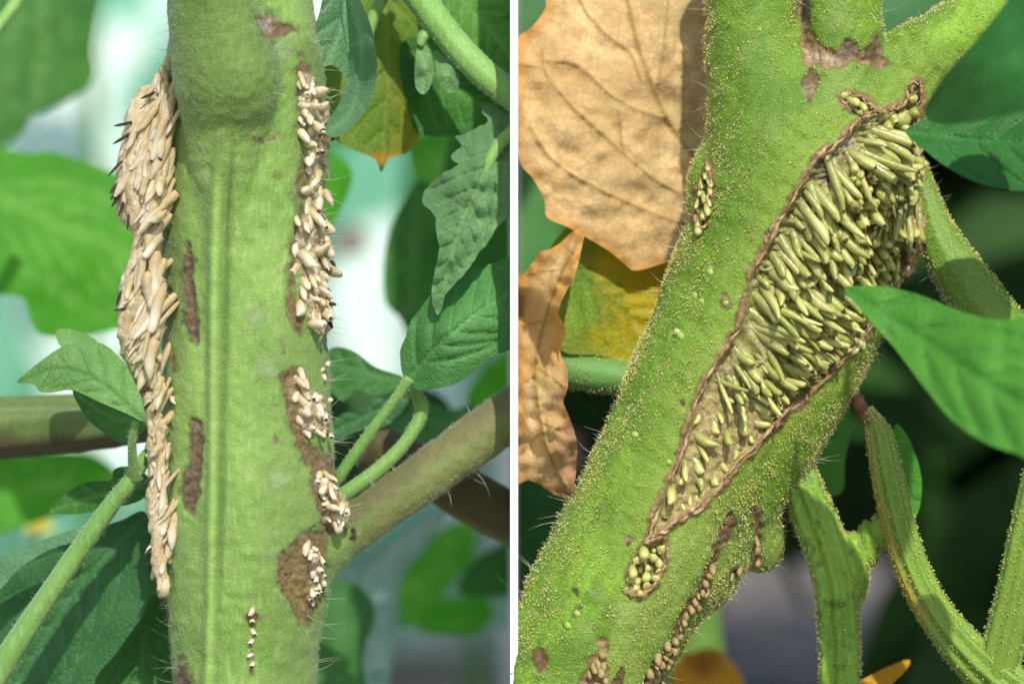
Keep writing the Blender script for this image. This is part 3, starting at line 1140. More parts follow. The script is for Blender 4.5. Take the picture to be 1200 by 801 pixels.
dv = to_world_dir(NL[pick]) + rng.normal(0, 0.35, (len(pick), 3)) + np.array([0, 0, -0.35])
dv /= np.linalg.norm(dv, axis=1)[:, None]
hair_mesh('fuzz', pw, dv, rng.uniform(1.2, 2.8, len(pick)) * K, 0.14 * K, m_hair, stem_left, seg=2)
edge = np.where((np.abs(NL[:, 2]) < 0.35) & (VL[:, 1] > -20) & (VL[:, 1] < 820) & ((VL[:, 0] > 360) | (VL[:, 1] < 110) | (VL[:, 1] > 640)))[0]
pick = rng.choice(edge, 90)
dv = to_world_dir(NL[pick]) + rng.normal(0, 0.25, (len(pick), 3))
dv /= np.linalg.norm(dv, axis=1)[:, None]
hair_mesh('long_hair', W(*VL[pick].T), dv, rng.uniform(10, 34, len(pick)) * K, 0.4 * K, m_hair, stem_left, bend=0.5, seg=4)
yy = rng.uniform(100, 400, 46)
pw = W(rng.uniform(372, 388, 46), yy, -30 + rng.normal(0, 8, 46))
dv = np.stack([np.ones(46), rng.normal(-0.2, 0.3, 46), rng.normal(0.05, 0.35, 46)], 1)
dv /= np.linalg.norm(dv, axis=1)[:, None]
hair_mesh('long_hair', pw, dv, rng.uniform(12, 34, 46) * K, 0.4 * K, m_hair, stem_left, bend=0.5, seg=4)

# ================================================================== LEAVES AND SHOOTS AROUND THE LEFT PLANT
XH = 600.0


def stalk(name, pts, mat, parent=None, label=None, cat='stalk', ridge=0.0, nr=8, ns=20, rough=0.02, xhi=None, xlo=None, sub=8, hairs=0, hl=(2, 5), hm=None, glands=0, ptint=None, seed=0):
    V, F = tube(pts, sub, ns, ridge, nr, rough, seed)
    if xhi:
        V[:, 0] = np.minimum(V[:, 0], xhi)
    if xlo:
        V[:, 0] = np.maximum(V[:, 0], xlo)
    tint = np.zeros((len(V), 4))
    if ptint:
        ptint(V, tint)
    o = obj(name, PW(V), F, mat, parent, attrs={'paint': np.zeros((len(V), 4)), 'tint': tint})
    if label:
        tag(o, label, cat)
    if hairs or glands:
        q = np.array([f for f in F if len(f) == 4])
        n = normals(V, q)
        n = n if (n[:, 2] * (V[:, 2] - V[:, 2].mean())).sum() > 0 else -n
        if hairs:
            i = rng.choice(len(V), hairs)
            j = q[rng.choice(len(q), hairs)]
            t = rng.uniform(0, 1, (hairs, 2))
            p = (V[j[:, 0]] * (1 - t[:, :1]) + V[j[:, 1]] * t[:, :1]) * (1 - t[:, 1:]) + (V[j[:, 3]] * (1 - t[:, :1]) + V[j[:, 2]] * t[:, :1]) * t[:, 1:]
            dv = to_world_dir(n[j[:, 0]]) + rng.normal(0, 0.3, (hairs, 3))
            dv /= np.linalg.norm(dv, axis=1)[:, None]
            hair_mesh('fuzz', PW(p), dv, rng.uniform(*hl, hairs) * K, 0.28 * K, hm or m_hair, o, seg=2)
        if glands:
            j = q[rng.choice(len(q), glands)]
            t = rng.uniform(0, 1, (glands, 2))
            p = (V[j[:, 0]] * (1 - t[:, :1]) + V[j[:, 1]] * t[:, :1]) * (1 - t[:, 1:]) + (V[j[:, 3]] * (1 - t[:, :1]) + V[j[:, 2]] * t[:, :1]) * t[:, 1:]
            gland_mesh('gland_hairs', PW(p), to_world_dir(n[j[:, 0]]), rng.uniform(2.0, 3.8, glands) * K, rng.uniform(0.5, 0.9, glands) * K, m_gland, o)
    return o


lm = lambda n, a, b, v, t=0.35, **kw: mat_leaf(n, col(*a), col(*b), col(*v), t, **kw)
m_l_dark = lm('leaf_deep_green', (48, 108, 36), (66, 134, 44), (110, 160, 80), 0.35)
m_l_lime = lm('leaf_backlit_green', (66, 158, 24), (92, 184, 40), (140, 205, 90), 0.55)
m_l_pale = lm('leaf_pale_green', (128, 182, 96), (150, 198, 116), (96, 150, 70), 0.4)
m_l_mid = lm('leaf_mid_green', (66, 128, 62), (88, 150, 78), (108, 165, 90), 0.3)
m_l_blue = lm('leaf_blue_green', (56, 110, 58), (72, 128, 70), (90, 144, 90), 0.25)
m_l_teal = lm('leaf_teal', (98, 150, 104), (118, 168, 120), (140, 184, 136), 0.3)
m_l_grey = lm('leaf_grey_green', (98, 150, 92), (120, 168, 112), (140, 182, 110), 0.35, sheen=0.4)
m_l_frost = lm('leaf_frosty', (128, 178, 148), (160, 200, 178), (200, 225, 210), 0.3)
m_stalk = mat_stem('green_stalk', col(112, 160, 72), col(130, 176, 88), col(170, 205, 130), 0.5, 0.3)
m_stalk2 = mat_stem('woody_stalk', col(92, 118, 60), col(112, 134, 74), col(140, 160, 100), 0.6, 0.2)


def flat(P, d0, dx=0, dy=0):
    P = np.asarray(P, float)
    d0 = d0 * 2.2 if d0 > 200 else d0
    c = P.mean(0)
    lo, hi = P.min(0), P.max(0)
    w2, h2 = (hi - lo) / 2
    return [(c[0] - w2, c[1], d0 - dx), (c[0] + w2, c[1], d0 + dx), (c[0], c[1] - h2, d0 + abs(dy)), (c[0], c[1] + h2, d0 - abs(dy)), (c[0], c[1], d0 - 0.25 * (abs(dx) + abs(dy)))]


def L(name, out, d0, mat, label, dx=0, dy=0, **kw):
    return leaf(name, out, flat(out, d0, dx, dy), mat, label=label, xhi=XH, **kw)


L('leaf', [(-40, -40), (112, -40), (113, 20), (108, 60), (112, 85), (100, 105), (75, 120), (50, 132), (38, 135), (30, 150), (15, 165), (0, 172), (-40, 168)], 440, m_l_dark,
  'deep green blurred leaf hanging above the pale gap beside the thick left stem', 40, 30, mid=[(48, -40), (50, 60), (40, 130)], g=12, wr=(8, 70), seed=1)
stalk('leaf_stalk', [(40, -40, 250, 9), (20, 0, 240, 8), (0, 28, 230, 7), (-40, 80, 220, 6)], m_stalk, None, 'thin blurred stalk crossing the deep green leaf', 'stalk')
L('leaf', [(-40, 185), (40, 180), (60, 177), (100, 190), (130, 200), (160, 215), (175, 260), (170, 330), (152, 374), (138, 386), (90, 394), (50, 394), (35, 375), (28, 350), (0, 345), (-40, 350)], 300, m_l_lime,
  'large bright green backlit leaf behind the left row of cream roots', 30, -40, mid=[(-40, 205), (60, 262), (170, 300)], g=12, wr=(12, 80), vw=4, seed=2)
L('leaf', [(66, 387), (85, 386), (106, 394), (114, 404), (74, 408)], 0, m_l_pale, 'tiny yellow green leaf tip above the pale small leaf', 8, 8, g=7, seed=3)
sh = empty('leaf_shoot', W(0, 801, -30), 'green hairy leaf stalk carrying a small pale leaflet beside the roots', 'shoot')
leaf('leaflet', [(20, 447), (45, 425), (75, 405), (105, 400), (125, 405), (145, 425), (158, 448), (167, 470), (169, 493), (150, 485), (115, 470), (85, 457), (60, 460), (45, 458), (40, 450)],
     [(20, 447, -20), (105, 400, -45), (169, 493, -105), (85, 457, -85), (110, 435, -88), (150, 450, -95)], m_l_pale, mid=[(169, 493), (120, 448), (70, 430), (20, 447)], nside=5, g=6, vw=1.5, vh=2, puff=2.5, wr=(1.5, 30), parent=sh, seed=4)
leaf('leaflet', [(85, 457), (115, 470), (150, 485), (168, 493), (168, 505), (158, 512), (148, 522), (124, 508), (102, 490)],
     [(85, 457, -78), (168, 493, -98), (148, 522, -55), (110, 490, -60)], m_l_mid, mid=[(168, 494), (130, 488), (90, 462)], nside=3, g=6, vw=1.4, vh=2, puff=2, wr=(2, 30), parent=sh, seed=5)
stalk('leaflet_stalk', [(160, 492, -92, 5), (155, 515, -80, 5), (156, 540, -62, 6), (158, 562, -45, 7)], m_stalk, sh, hairs=150)
stalk('petiole', [(-40, 850, -30, 17), (0, 784, -30, 15), (40, 722, -32, 13), (90, 648, -36, 11.5), (130, 592, -40, 10), (152, 564, -42, 9), (168, 540, -20, 8), (186, 520, 10, 8)], m_stalk, sh, ridge=0.08, hairs=900)
V_, F_ = None, None
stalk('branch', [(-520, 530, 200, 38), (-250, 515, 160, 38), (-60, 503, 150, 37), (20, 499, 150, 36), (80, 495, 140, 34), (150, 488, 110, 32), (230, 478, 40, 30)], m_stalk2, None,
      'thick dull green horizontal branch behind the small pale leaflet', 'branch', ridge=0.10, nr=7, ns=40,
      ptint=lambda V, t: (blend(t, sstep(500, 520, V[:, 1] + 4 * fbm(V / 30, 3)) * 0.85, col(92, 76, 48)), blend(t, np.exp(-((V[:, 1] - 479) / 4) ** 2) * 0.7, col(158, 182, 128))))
L('leaf', [(-40, 690), (0, 660), (40, 640), (95, 622), (140, 610), (168, 598), (176, 620), (172, 660), (176, 690), (167, 720), (150, 745), (132, 770), (112, 795), (95, 850), (-40, 850)], 70, m_l_blue,
  'large dark blue green leaf behind the slanting leaf stalk below the branch', -30, 20, mid=[(165, 610), (90, 690), (20, 801)], nside=5, g=8, seed=6)
L('leaf', [(-40, 672), (0, 652), (50, 632), (97, 618), (92, 632), (55, 645), (20, 668), (0, 690), (-40, 715)], 30, m_l_teal, 'narrow folded grey green leaf edge over the dark blue green leaf', -20, 10, g=7, seed=7)
L('leaf', [(57, 599), (75, 580), (100, 565), (130, 562), (133, 550), (150, 546), (172, 556), (176, 575), (160, 588), (125, 596), (90, 602)], 25, m_l_dark, 'small dark lobed leaf where the slanting leaf stalk meets the roots', -20, 10, mid=[(170, 568), (110, 582), (60, 598)], nside=3, g=7, seed=8)
L('leaf', [(105, 850), (130, 790), (150, 765), (165, 735), (182, 695), (197, 740), (205, 780), (210, 850)], 120, m_l_mid, 'mid green leaf hanging close below the root row at the stem foot', 10, 20, mid=[(182, 695), (168, 760), (160, 850)], g=8, seed=9)
L('leaf', [(-40, 540), (60, 528), (110, 533), (135, 550), (150, 575), (110, 590), (60, 606), (0, 626), (-40, 632)], 420, m_l_lime, 'blurred bright green leaf under the horizontal branch', 30, 20, mid=[(-40, 580), (60, 570), (140, 560)], g=12, seed=10)
L('leaf', [(90, 850), (120, 700), (150, 640), (200, 620), (240, 650), (240, 850)], 190, m_l_mid, 'green leaf filling the gap between the dark leaf and the stem foot', 10, 20, mid=[(190, 625), (170, 850)], g=9, seed=33)
# blurred yellow flower
m_yel = mat_simple('yellow_petal', col(235, 215, 40), col(245, 230, 90), 0.6, 80, 0.2, 0, trans=0.4)
fl = empty('flower', W(45, 612, 1500), 'small blurred yellow tomato flower behind the dark leaves', 'flower')
for k in range(5):
    a = 2 * math.pi * k / 5 + 0.3
    leaf('petal', [(45 + 3 * math.cos(a + 1.5), 612 + 3 * math.sin(a + 1.5)), (45 + 12 * math.cos(a + 0.45), 612 + 12 * math.sin(a + 0.45)), (45 + 21 * math.cos(a), 612 + 21 * math.sin(a)),
                   (45 + 12 * math.cos(a - 0.45), 612 + 12 * math.sin(a - 0.45)), (45 + 3 * math.cos(a - 1.5), 612 + 3 * math.sin(a - 1.5))], [(45, 612, 1500), (70, 612, 1490), (20, 612, 1490), (45, 640, 1490)], m_yel, g=6, parent=fl)
Vt, Ft = tube([(45, 612, 1500, 4), (44, 614, 1485, 5), (44, 616, 1468, 2)], 4, 8)
obj('stamen_cone', PW(Vt), Ft, m_yel, fl)
Vt, Ft = tube([(45, 612, 1502, 3), (42, 650, 1540, 3), (30, 760, 1600, 4)], 4, 8)
obj('flower_stalk', PW(Vt), Ft, m_stalk, fl, attrs={'paint': np.zeros((len(Vt), 4)), 'tint': np.zeros((len(Vt), 4))})

m_cream = mat_simple('bokeh_cream', col(236, 206, 172), col(244, 220, 190), 0.5, 60, 0.3, 0)  # out-of-focus disc of light, made up as a small cream ball
Vt, Ft = tube([(412, 262, 3000, 3), (412, 266, 3000, 10), (412, 274, 3000, 17), (412, 283, 3000, 20), (412, 292, 3000, 17), (412, 299, 3000, 10), (412, 302, 3000, 3)], 3, 16)
tag(obj('bokeh_disc', PW(Vt), Ft, m_cream), 'pale cream bokeh disc modelled as a ball in the gap beside the right root row', 'bokeh')
# --- right of the left stem
cl = empty('curled_leaf', W(410, 0, 0), 'blue green leaf curled over beside the top of the right root row', 'leaf')
leaf('blade', [(362, 55), (375, 12), (388, -40), (416, -40), (412, 20), (412, 60), (406, 92), (398, 82), (386, 76), (372, 84), (359, 82)],
     [(362, 60, -30), (410, 60, 40), (390, -20, 10), (375, 80, -20)], m_l_teal, mid=[(405, -40), (402, 20), (380, 78)], nside=3, g=7, parent=cl, seed=11)
leaf('blade', [(404, -40), (424, 5), (436, 35), (442, 75), (438, 105), (425, 135), (405, 155), (390, 161), (378, 151), (394, 127), (404, 104), (409, 60), (406, 10)],
     [(404, -20, 0), (409, 60, 36), (442, 75, -62), (425, 135, -70), (380, 152, -40), (425, 60, -40)], m_l_teal, mid=[(410, -30), (424, 60), (412, 130), (385, 155)], nside=4, g=6, parent=cl, seed=12)


def paint_yellow(P, e, v):
    t = np.zeros((len(P), 4))
    n = fbm(P / 20, 5) * 10
    blend(t, sstep(430, 485, P[:, 0] + n) * sstep(20, 120, P[:, 1] + n) * 0.75, col(176, 168, 40))
    blend(t, sstep(168, 186, P[:, 1] + n * 0.4) * 0.9, col(206, 146, 40))
    blend(t, sstep(188, 198, P[:, 1]), col(60, 36, 24))
    for x, y, r in ((478, 70, 4), (470, 148, 5), (479, 157, 4), (476, 30, 5), (447, 84, 4)):
        blend(t, sstep(r, 0, np.hypot(P[:, 0] - x, P[:, 1] - y)), col(50, 50, 20))
    return t


m_l_yel = mat_leaf('leaf_yellowing', col(96, 138, 38), col(118, 150, 44), col(140, 165, 60), 0.4, paint=True)
L('leaf', [(385, -40), (490, -40), (500, 40), (490, 90), (492, 150), (490, 166), (475, 180), (455, 186), (447, 202), (440, 187), (420, 178), (398, 168), (385, 150), (375, 120), (372, 90), (385, 40)], 130, m_l_yel,
  'yellowing leaf with a scorched brown tip behind the curled blue green leaf', 10, -20, mid=[(450, -40), (455, 80), (447, 200)], g=6, paint=paint_yellow, seed=13)
L('leaf', [(470, 50), (540, 50), (585, 78), (600, 92), (600, 145), (560, 150), (545, 158), (500, 159), (482, 142)], 150, m_l_dark, 'dark green leaf under the thick slanting stalk', 20, 10, mid=[(480, 60), (540, 110), (600, 140)], g=8, seed=14)


def paint_spots(P, e, v):
    t = np.zeros((len(P), 4))
    for x, y, r in ((565, 45, 4), (583, 55, 4), (596, 20, 8), (575, 10, 5)):
        blend(t, sstep(r, 0, np.hypot(P[:, 0] - x, P[:, 1] - y)) * 0.8, col(60, 70, 25))
    return t


m_l_spot = mat_leaf('leaf_spotted', col(84, 146, 46), col(104, 166, 70), col(130, 180, 90), 0.4, paint=True)
L('leaf', [(500, -40), (600, -40), (600, 105), (560, 75), (530, 40)], 120, m_l_spot, 'light green leaf with dark specks above the thick slanting stalk', 20, 10, mid=[(510, -30), (560, 20), (600, 70)], g=7, paint=paint_spots, seed=15)
st = stalk('leaf_stalk', [(448, -60, 60, 19), (490, -6, 50, 18), (520, 35, 40, 17), (560, 80, 30, 17), (600, 112, 20, 17), (640, 140, 10, 17)], m_stalk, None, 'thick smooth light green stalk slanting down to the white board', 'stalk', ridge=0.04, xhi=XH, ns=28, hairs=400)
stalk('leaf_stalk', [(425, 60, 100, 7), (440, 15, 100, 7), (466, -30, 100, 7)], m_stalk, None, 'thin green stalk rising behind the curled leaf', 'stalk')
bd = empty('bud_leaflets', W(495, 45, 40), 'pair of tiny rounded leaflets hanging beneath the thick slanting stalk', 'leaflets')
leaf('leaflet', [(490, 48), (502, 56), (508, 78), (505, 100), (496, 111), (487, 102), (486, 80)], [(490, 50, 45), (496, 111, 25), (508, 80, 40), (487, 80, 40), (497, 80, 18)], m_l_grey, mid=[(492, 50), (497, 80), (496, 108)], nside=2, g=5, parent=bd)
leaf('leaflet', [(510, 58), (526, 70), (538, 88), (536, 104), (526, 109), (516, 98), (511, 80)], [(510, 60, 50), (526, 109, 30), (538, 88, 45), (511, 80, 45), (524, 86, 22)], m_l_grey, mid=[(511, 60), (522, 85), (527, 106)], nside=2, g=5, parent=bd)
stalk('leaflet_stalk', [(510, 30, 46, 5), (497, 42, 44, 7), (492, 54, 42, 4)], m_stalk, bd)
L('leaf', [(478, 165), (500, 157), (530, 156), (540, 200), (528, 224), (500, 218), (483, 206)], 420, m_l_lime, 'vivid lime leaf under the yellowing leaf tip', 10, 10, mid=[(530, 160), (505, 215)], g=10, seed=16)
L('leaf', [(452, 285), (470, 240), (490, 210), (508, 225), (518, 260), (520, 330), (505, 365), (480, 394), (468, 372), (450, 350)], 330, m_l_dark, 'dark green upright leaf left of the crinkled grey green leaf', 20, 10, mid=[(490, 212), (485, 300), (478, 390)], g=10, seed=17)
L('leaf', [(376, 186), (403, 188), (413, 208), (402, 240), (388, 266), (374, 274)], 240, m_l_lime, 'small bright leaf right against the right root row', 10, 10, g=9, seed=18)
L('leaf', [(525, 165), (600, 145), (600, 330), (560, 340), (528, 300)], 360, m_l_dark, 'green leaf hidden behind the crinkled grey green leaf', 10, 10, g=12, seed=19)
ck = empty('crinkled_leaf', W(600, 160, 20), 'crinkled grey green lobed leaf hanging against the white board', 'leaf')
leaf('blade', [(606, 138), (592, 136), (582, 125), (571, 121), (564, 131), (572, 141), (558, 149), (545, 157), (533, 160), (541, 170), (528, 184), (538, 194), (520, 204), (504, 214), (496, 235), (508, 250), (512, 270),
               (514, 292), (509, 320), (506, 346), (511, 371), (518, 362), (522, 345), (536, 330), (556, 305), (571, 284), (586, 260), (606, 238)],
     [(600, 140, 40), (540, 165, 35), (500, 230, 30), (512, 370, -25), (560, 300, -15), (600, 240, 20), (560, 215, -12), (530, 290, -30)], m_l_grey,
     mid=[(606, 150), (580, 182), (556, 225), (532, 290), (513, 365)], nside=8, g=4.5, vw=1.7, vh=4.5, puff=6, wr=(5, 16), xhi=XH, parent=ck, seed=20, serr=2.0)
stalk('petiole', [(606, 150, 12, 8), (588, 166, 8, 7.5), (574, 188, 4, 6.5), (566, 212, 4, 5)], m_stalk, ck, xhi=XH, hairs=80)
ml = empty('leaf_shoot', W(395, 560, 10), 'smooth green leaf on a thin upright stalk above the brown side branch', 'shoot')
leaf('blade', [(474, 449), (469, 425), (470, 410), (478, 385), (490, 365), (505, 345), (530, 330), (560, 315), (580, 308), (606, 305), (606, 398), (580, 415), (560, 430), (540, 445), (520, 453), (495, 456), (480, 453)],
     [(475, 448, 0), (470, 410, 10), (530, 330, 30), (600, 306, 45), (600, 400, 10), (540, 445, 0), (520, 390, -22), (570, 360, 0)], m_l_mid, mid=[(475, 449), (510, 408), (555, 370), (606, 335)], nside=5, g=6, vw=2, vh=4, puff=4, wr=(2, 40), xhi=XH, parent=ml, seed=21, serr=1.2)
stalk('petiole', [(480, 443, -4, 6), (460, 472, 2, 6), (430, 512, 10, 6.5), (396, 560, 18, 7), (376, 590, 40, 8)], m_stalk, ml, hairs=350, hl=(2, 4))
sc_ = stalk('curved_stalk', [(468, 456, 60, 6), (484, 460, 45, 7.5), (494, 474, 35, 8), (490, 494, 28, 8), (470, 524, 22, 8), (440, 553, 18, 9), (402, 580, 14, 9), (376, 600, 30, 9)], m_stalk, None,
            'pale green stalk hooked over at its tip beside the upright leaf stalk', 'stalk', hairs=350, hl=(2, 4))
L('leaf', [(386, 410), (412, 410), (440, 430), (472, 442), (466, 456), (440, 464), (420, 456), (402, 470), (386, 452)], 150, m_l_mid, 'mid green leaf between the right root row and the thin stalk', -10, 10, mid=[(470, 446), (390, 425)], nside=3, g=7, seed=22)
L('leaf', [(386, 500), (400, 485), (425, 478), (445, 462), (470, 458), (480, 480), (450, 500), (420, 505), (400, 515), (388, 512)], 130, m_l_blue, 'dark toothed leaf behind the thin upright stalk', 10, 5, mid=[(475, 465), (390, 505)], nside=4, g=6, seed=23)
L('leaf', [(380, 455), (480, 450), (530, 480), (530, 560), (470, 600), (380, 600)], 330, m_dark, 'shadowy leaf filling the corner behind the two stalks', 10, 5, g=12, seed=24)
L('leaf', [(430, 560), (455, 500), (490, 470), (530, 480), (560, 470), (540, 500), (500, 530), (470, 560)], 220, m_l_mid, 'soft green leaf behind the hooked stalk', 10, 5, mid=[(540, 480), (450, 550)], g=9, seed=25)
L('leaf', [(545, 470), (560, 440), (606, 400), (606, 470), (570, 500)], 480, m_l_lime, 'lime leaf above the brown side branch against the white board', 10, 5, g=12, seed=26)
stalk('branch', [(430, 520, 150, 29), (500, 553, 160, 30), (560, 586, 170, 31), (604, 610, 175, 31), (650, 634, 180, 31)], m_stalk2, None, 'dark brown woody branch crossing behind the lighter brown side branch', 'branch', xhi=XH, ns=32,
      rough=0.04, ptint=lambda V, t: (blend(t, np.full(len(V), 0.85), col(98, 80, 50)), blend(t, sstep(20, 34, V[:, 1] - np.interp(V[:, 0], [430, 604], [520, 610])) * 0.8, col(120, 128, 60))))
L('leaf', [(366, 850), (384, 700), (394, 672), (420, 650), (455, 634), (500, 600), (530, 590), (500, 640), (470, 680), (468, 740), (455, 801), (450, 850)], 360, m_l_frost, 'frosty pale leaf behind the foot of the stem under the side branch', 30, 10, mid=[(520, 596), (430, 690), (410, 850)], g=11, vw=4, seed=27)
L('leaf', [(366, 850), (372, 700), (398, 680), (425, 690), (440, 720), (425, 770), (432, 850)], 250, m_l_mid, 'mid green blurred leaf touching the lower edge of the thick left stem', 10, 10, mid=[(400, 690), (395, 850)], g=10, seed=28)
L('leaf', [(446, 720), (465, 660), (500, 632), (540, 610), (560, 625), (545, 660), (515, 700), (480, 735)], 480, m_l_lime, 'bright green blurred leaf hanging below the side branch', 10, 10, mid=[(550, 615), (460, 715)], g=12, seed=29)
L('leaf', [(535, 690), (560, 655), (606, 630), (606, 690), (570, 700)], 430, m_l_dark, 'dark green blurred leaf below the dark brown branch', 10, 10, g=12, seed=30)
L('leaf', [(490, 738), (498, 705), (560, 698), (580, 715), (560, 742)], 560, m_l_lime, 'lime coloured blurred leaf low over the grey ground', 10, 10, g=12, seed=31)
L('leaf', [(500, 690), (560, 670), (606, 680), (606, 735), (560, 725)], 620, m_l_frost, 'pale frosty leaf low beside the white board', 10, 10, g=14, seed=32)

# ================================================================== RIGHT PLANT
XL = 605.0
m_gland = mat_simple('gland_bead', col(226, 214, 110), col(246, 238, 170), 0.22, 500, 0.8, 0)
m_stemR = mat_stem('right_stem', col(104, 150, 30), col(126, 170, 42), col(178, 200, 80), 0.45, 0.05, 0.4, fine=0.00022, stretch=(1, 1, 1))
m_rootR = mat_root('green_root', col(148, 154, 66), col(204, 202, 128), col(78, 46, 18), 0.32, 0.5, 0.5, basec=col(150, 152, 84), coat=0.4, tips=0.56)
m_rim = mat_simple('torn_skin', col(152, 114, 78), col(214, 188, 146), 0.8, 900, 0.15, 0.0004)

S = Sdf((604, -90, -185), (1240, 880, 150), 2.5)
S.chain([(590, 940, 0, 98), (640, 850, 0, 98), (697, 742, 0, 100), (788, 571, 0, 102), (866, 400, 0, 106), (908, 300, 0, 112), (944, 205, 0, 122), (955, 170, 0, 118)], k=2)
S.chain([(950, 190, 0, 112), (910, 110, -4, 82), (888, 50, -8, 60), (883, -20, -10, 55), (880, -120, -10, 54)], k=16)
S.chain([(985, 150, -30, 70), (986, 70, -38, 50), (986, 0, -34, 46), (984, -120, -20, 44)], k=10)
S.chain([(1000, 160, -5, 80), (1050, 98, -8, 58), (1110, 52, -10, 43), (1180, 5, -10, 40), (1260, -50, 0, 38)], k=12)
S.chain([(960, 340, 20, 90), (905, 470, 20, 78), (850, 570, 24, 70), (800, 660, 20, 66)], k=10)
S.chain([(830, 570, 30, 50), (880, 620, 42, 38), (892, 645, 46, 26)], k=14)
S.chain([(860, 190, 0, 40), (836, 212, -10, 30), (836, 240, -10, 24)], k=14)
V, F = S.mesh()
N = normals(V, F)
P2 = V[:, :2]
fr = sstep(0.3, -0.15, N[:, 2])
paint = np.zeros((len(V), 4))
tint = np.zeros((len(V), 4))
jit = fbm(P2 / 8, 31) * 3 + fbm(P2 / 25, 32) * 2.5
disp = fbm(V / 24, 33) * 1.5 + fbm(V / 9, 34) * 0.6
wound = [(1004, 146), (1022, 133), (1044, 131), (1062, 119), (1069, 100), (1079, 97), (1080, 114), (1073, 138), (1072, 152), (1084, 196), (1083, 250), (1074, 300), (1064, 322), (1052, 338), (1030, 370), (1012, 394),
         (984, 426), (940, 466), (900, 506), (862, 546), (826, 588), (800, 606), (772, 624), (758, 634), (766, 604), (784, 566), (804, 512), (813, 476), (828, 444), (852, 404), (870, 372), (880, 322), (900, 282), (930, 230), (958, 186), (984, 164)]
pocket = [(756, 640), (776, 632), (780, 648), (776, 668), (762, 688), (747, 698), (736, 692), (738, 672), (746, 654)]
notch = [(984, 113), (998, 111), (1014, 118), (1022, 128), (1018, 136), (1006, 132), (994, 122)]
slit = [(829, 193), (834, 205), (831, 235), (826, 262), (818, 268), (816, 240), (820, 215)]
skinC, TISS = col(164, 126, 84), col(172, 156, 98)
blend(tint, sstep(70, 0, np.abs(poly_sd(P2, wound))) * 0.7 * fr, col(154, 180, 68))
blend(tint, sstep(-10, 25, (V[:, 0] - 760) * 0.866 + (V[:, 1] - 600) * 0.5 - 20) * sstep(560, 640, V[:, 1]) * 0.75 * fr, col(150, 176, 80))
for (x, y, r) in ((728, 715, 26), (700, 700, 16), (690, 735, 20), (985, 95, 46), (900, 150, 30), (985, 20, 30)):
    blend(tint, sstep(r, 0, np.hypot(V[:, 0] - x, V[:, 1] - y) + jit) * 0.55 * fr, col(172, 192, 108))
cav = np.zeros(len(V))
for poly, dp, ed in ((wound, 13, 7), (pocket, 13, 6), (notch, 12, 5), (slit, 9, 4)):
    sd = poly_sd(P2, poly) + jit * 0.35
    m = sstep(1.5, -ed, sd) * fr
    cav = np.maximum(cav, m * dp)
    blend(paint, sstep(1.5, -2.5, sd) * fr, TISS)
    rim = np.exp(-((sd - 2.2 + 2.2 * fbm(P2 / 7, 49)) / (2.8 + 1.9 * fbm(P2 / 16, 48))) ** 2) * fr
    blend(paint, np.clip(rim * 1.2, 0, 1), skinC)
    blend(paint, np.exp(-((sd - 7) / 2.5) ** 2) * fr * 0.25, col(120, 96, 50))
    disp += rim * 2.4
gr = fbm(P2 / 5, 41, 2)
inw = cav > 6
lowW = sstep(400, 470, V[:, 1] - 0.15 * (V[:, 0] - 880) + 20 * fbm(P2 / 30, 45))
an = np.radians(np.interp(V[:, 1], [140, 200, 260, 340, 420, 600], [32, 60, 85, 38, 40, 60]))
al, ac = V[:, 0] * np.cos(an) + V[:, 1] * np.sin(an), -V[:, 0] * np.sin(an) + V[:, 1] * np.cos(an)
fib = fbm(np.stack([ac / 7.5, al / 38], 1), 46, 2)
blend(paint, inw * (1 - lowW), col(150, 154, 76))
blend(paint, inw * (1 - lowW) * sstep(0.0, 0.8, fib) * 0.8, col(196, 196, 132))
blend(paint, inw * (1 - lowW) * sstep(0.35, 0.9, fbm(P2 / 22, 47, 2)) * 0.75, col(200, 186, 170))
blend(paint, inw * sstep(26, 4, np.hypot(V[:, 0] - 968, V[:, 1] - 196) + jit) * 0.7, col(110, 84, 92))
blend(paint, inw * lowW * sstep(-0.2, 0.6, gr) * 0.7, col(190, 172, 118))
blend(paint, inw * lowW * sstep(0.1, 0.7, fbm(P2 / 16, 43, 2)) * 0.6, col(146, 148, 70))
disp += inw * (gr * 2.0 * lowW + (1 - lowW) * (fib * 5.0 + 1.5))


def stainR(poly, c, feather=3, amt=1.0, j=1.0, rel=0.0):
    global disp
    m = sstep(feather, -feather, poly_sd(P2, poly) + jit * j) * amt * (N[:, 2] < 0.4)
    blend(paint, m, c)
    disp = disp - m * rel
    return m


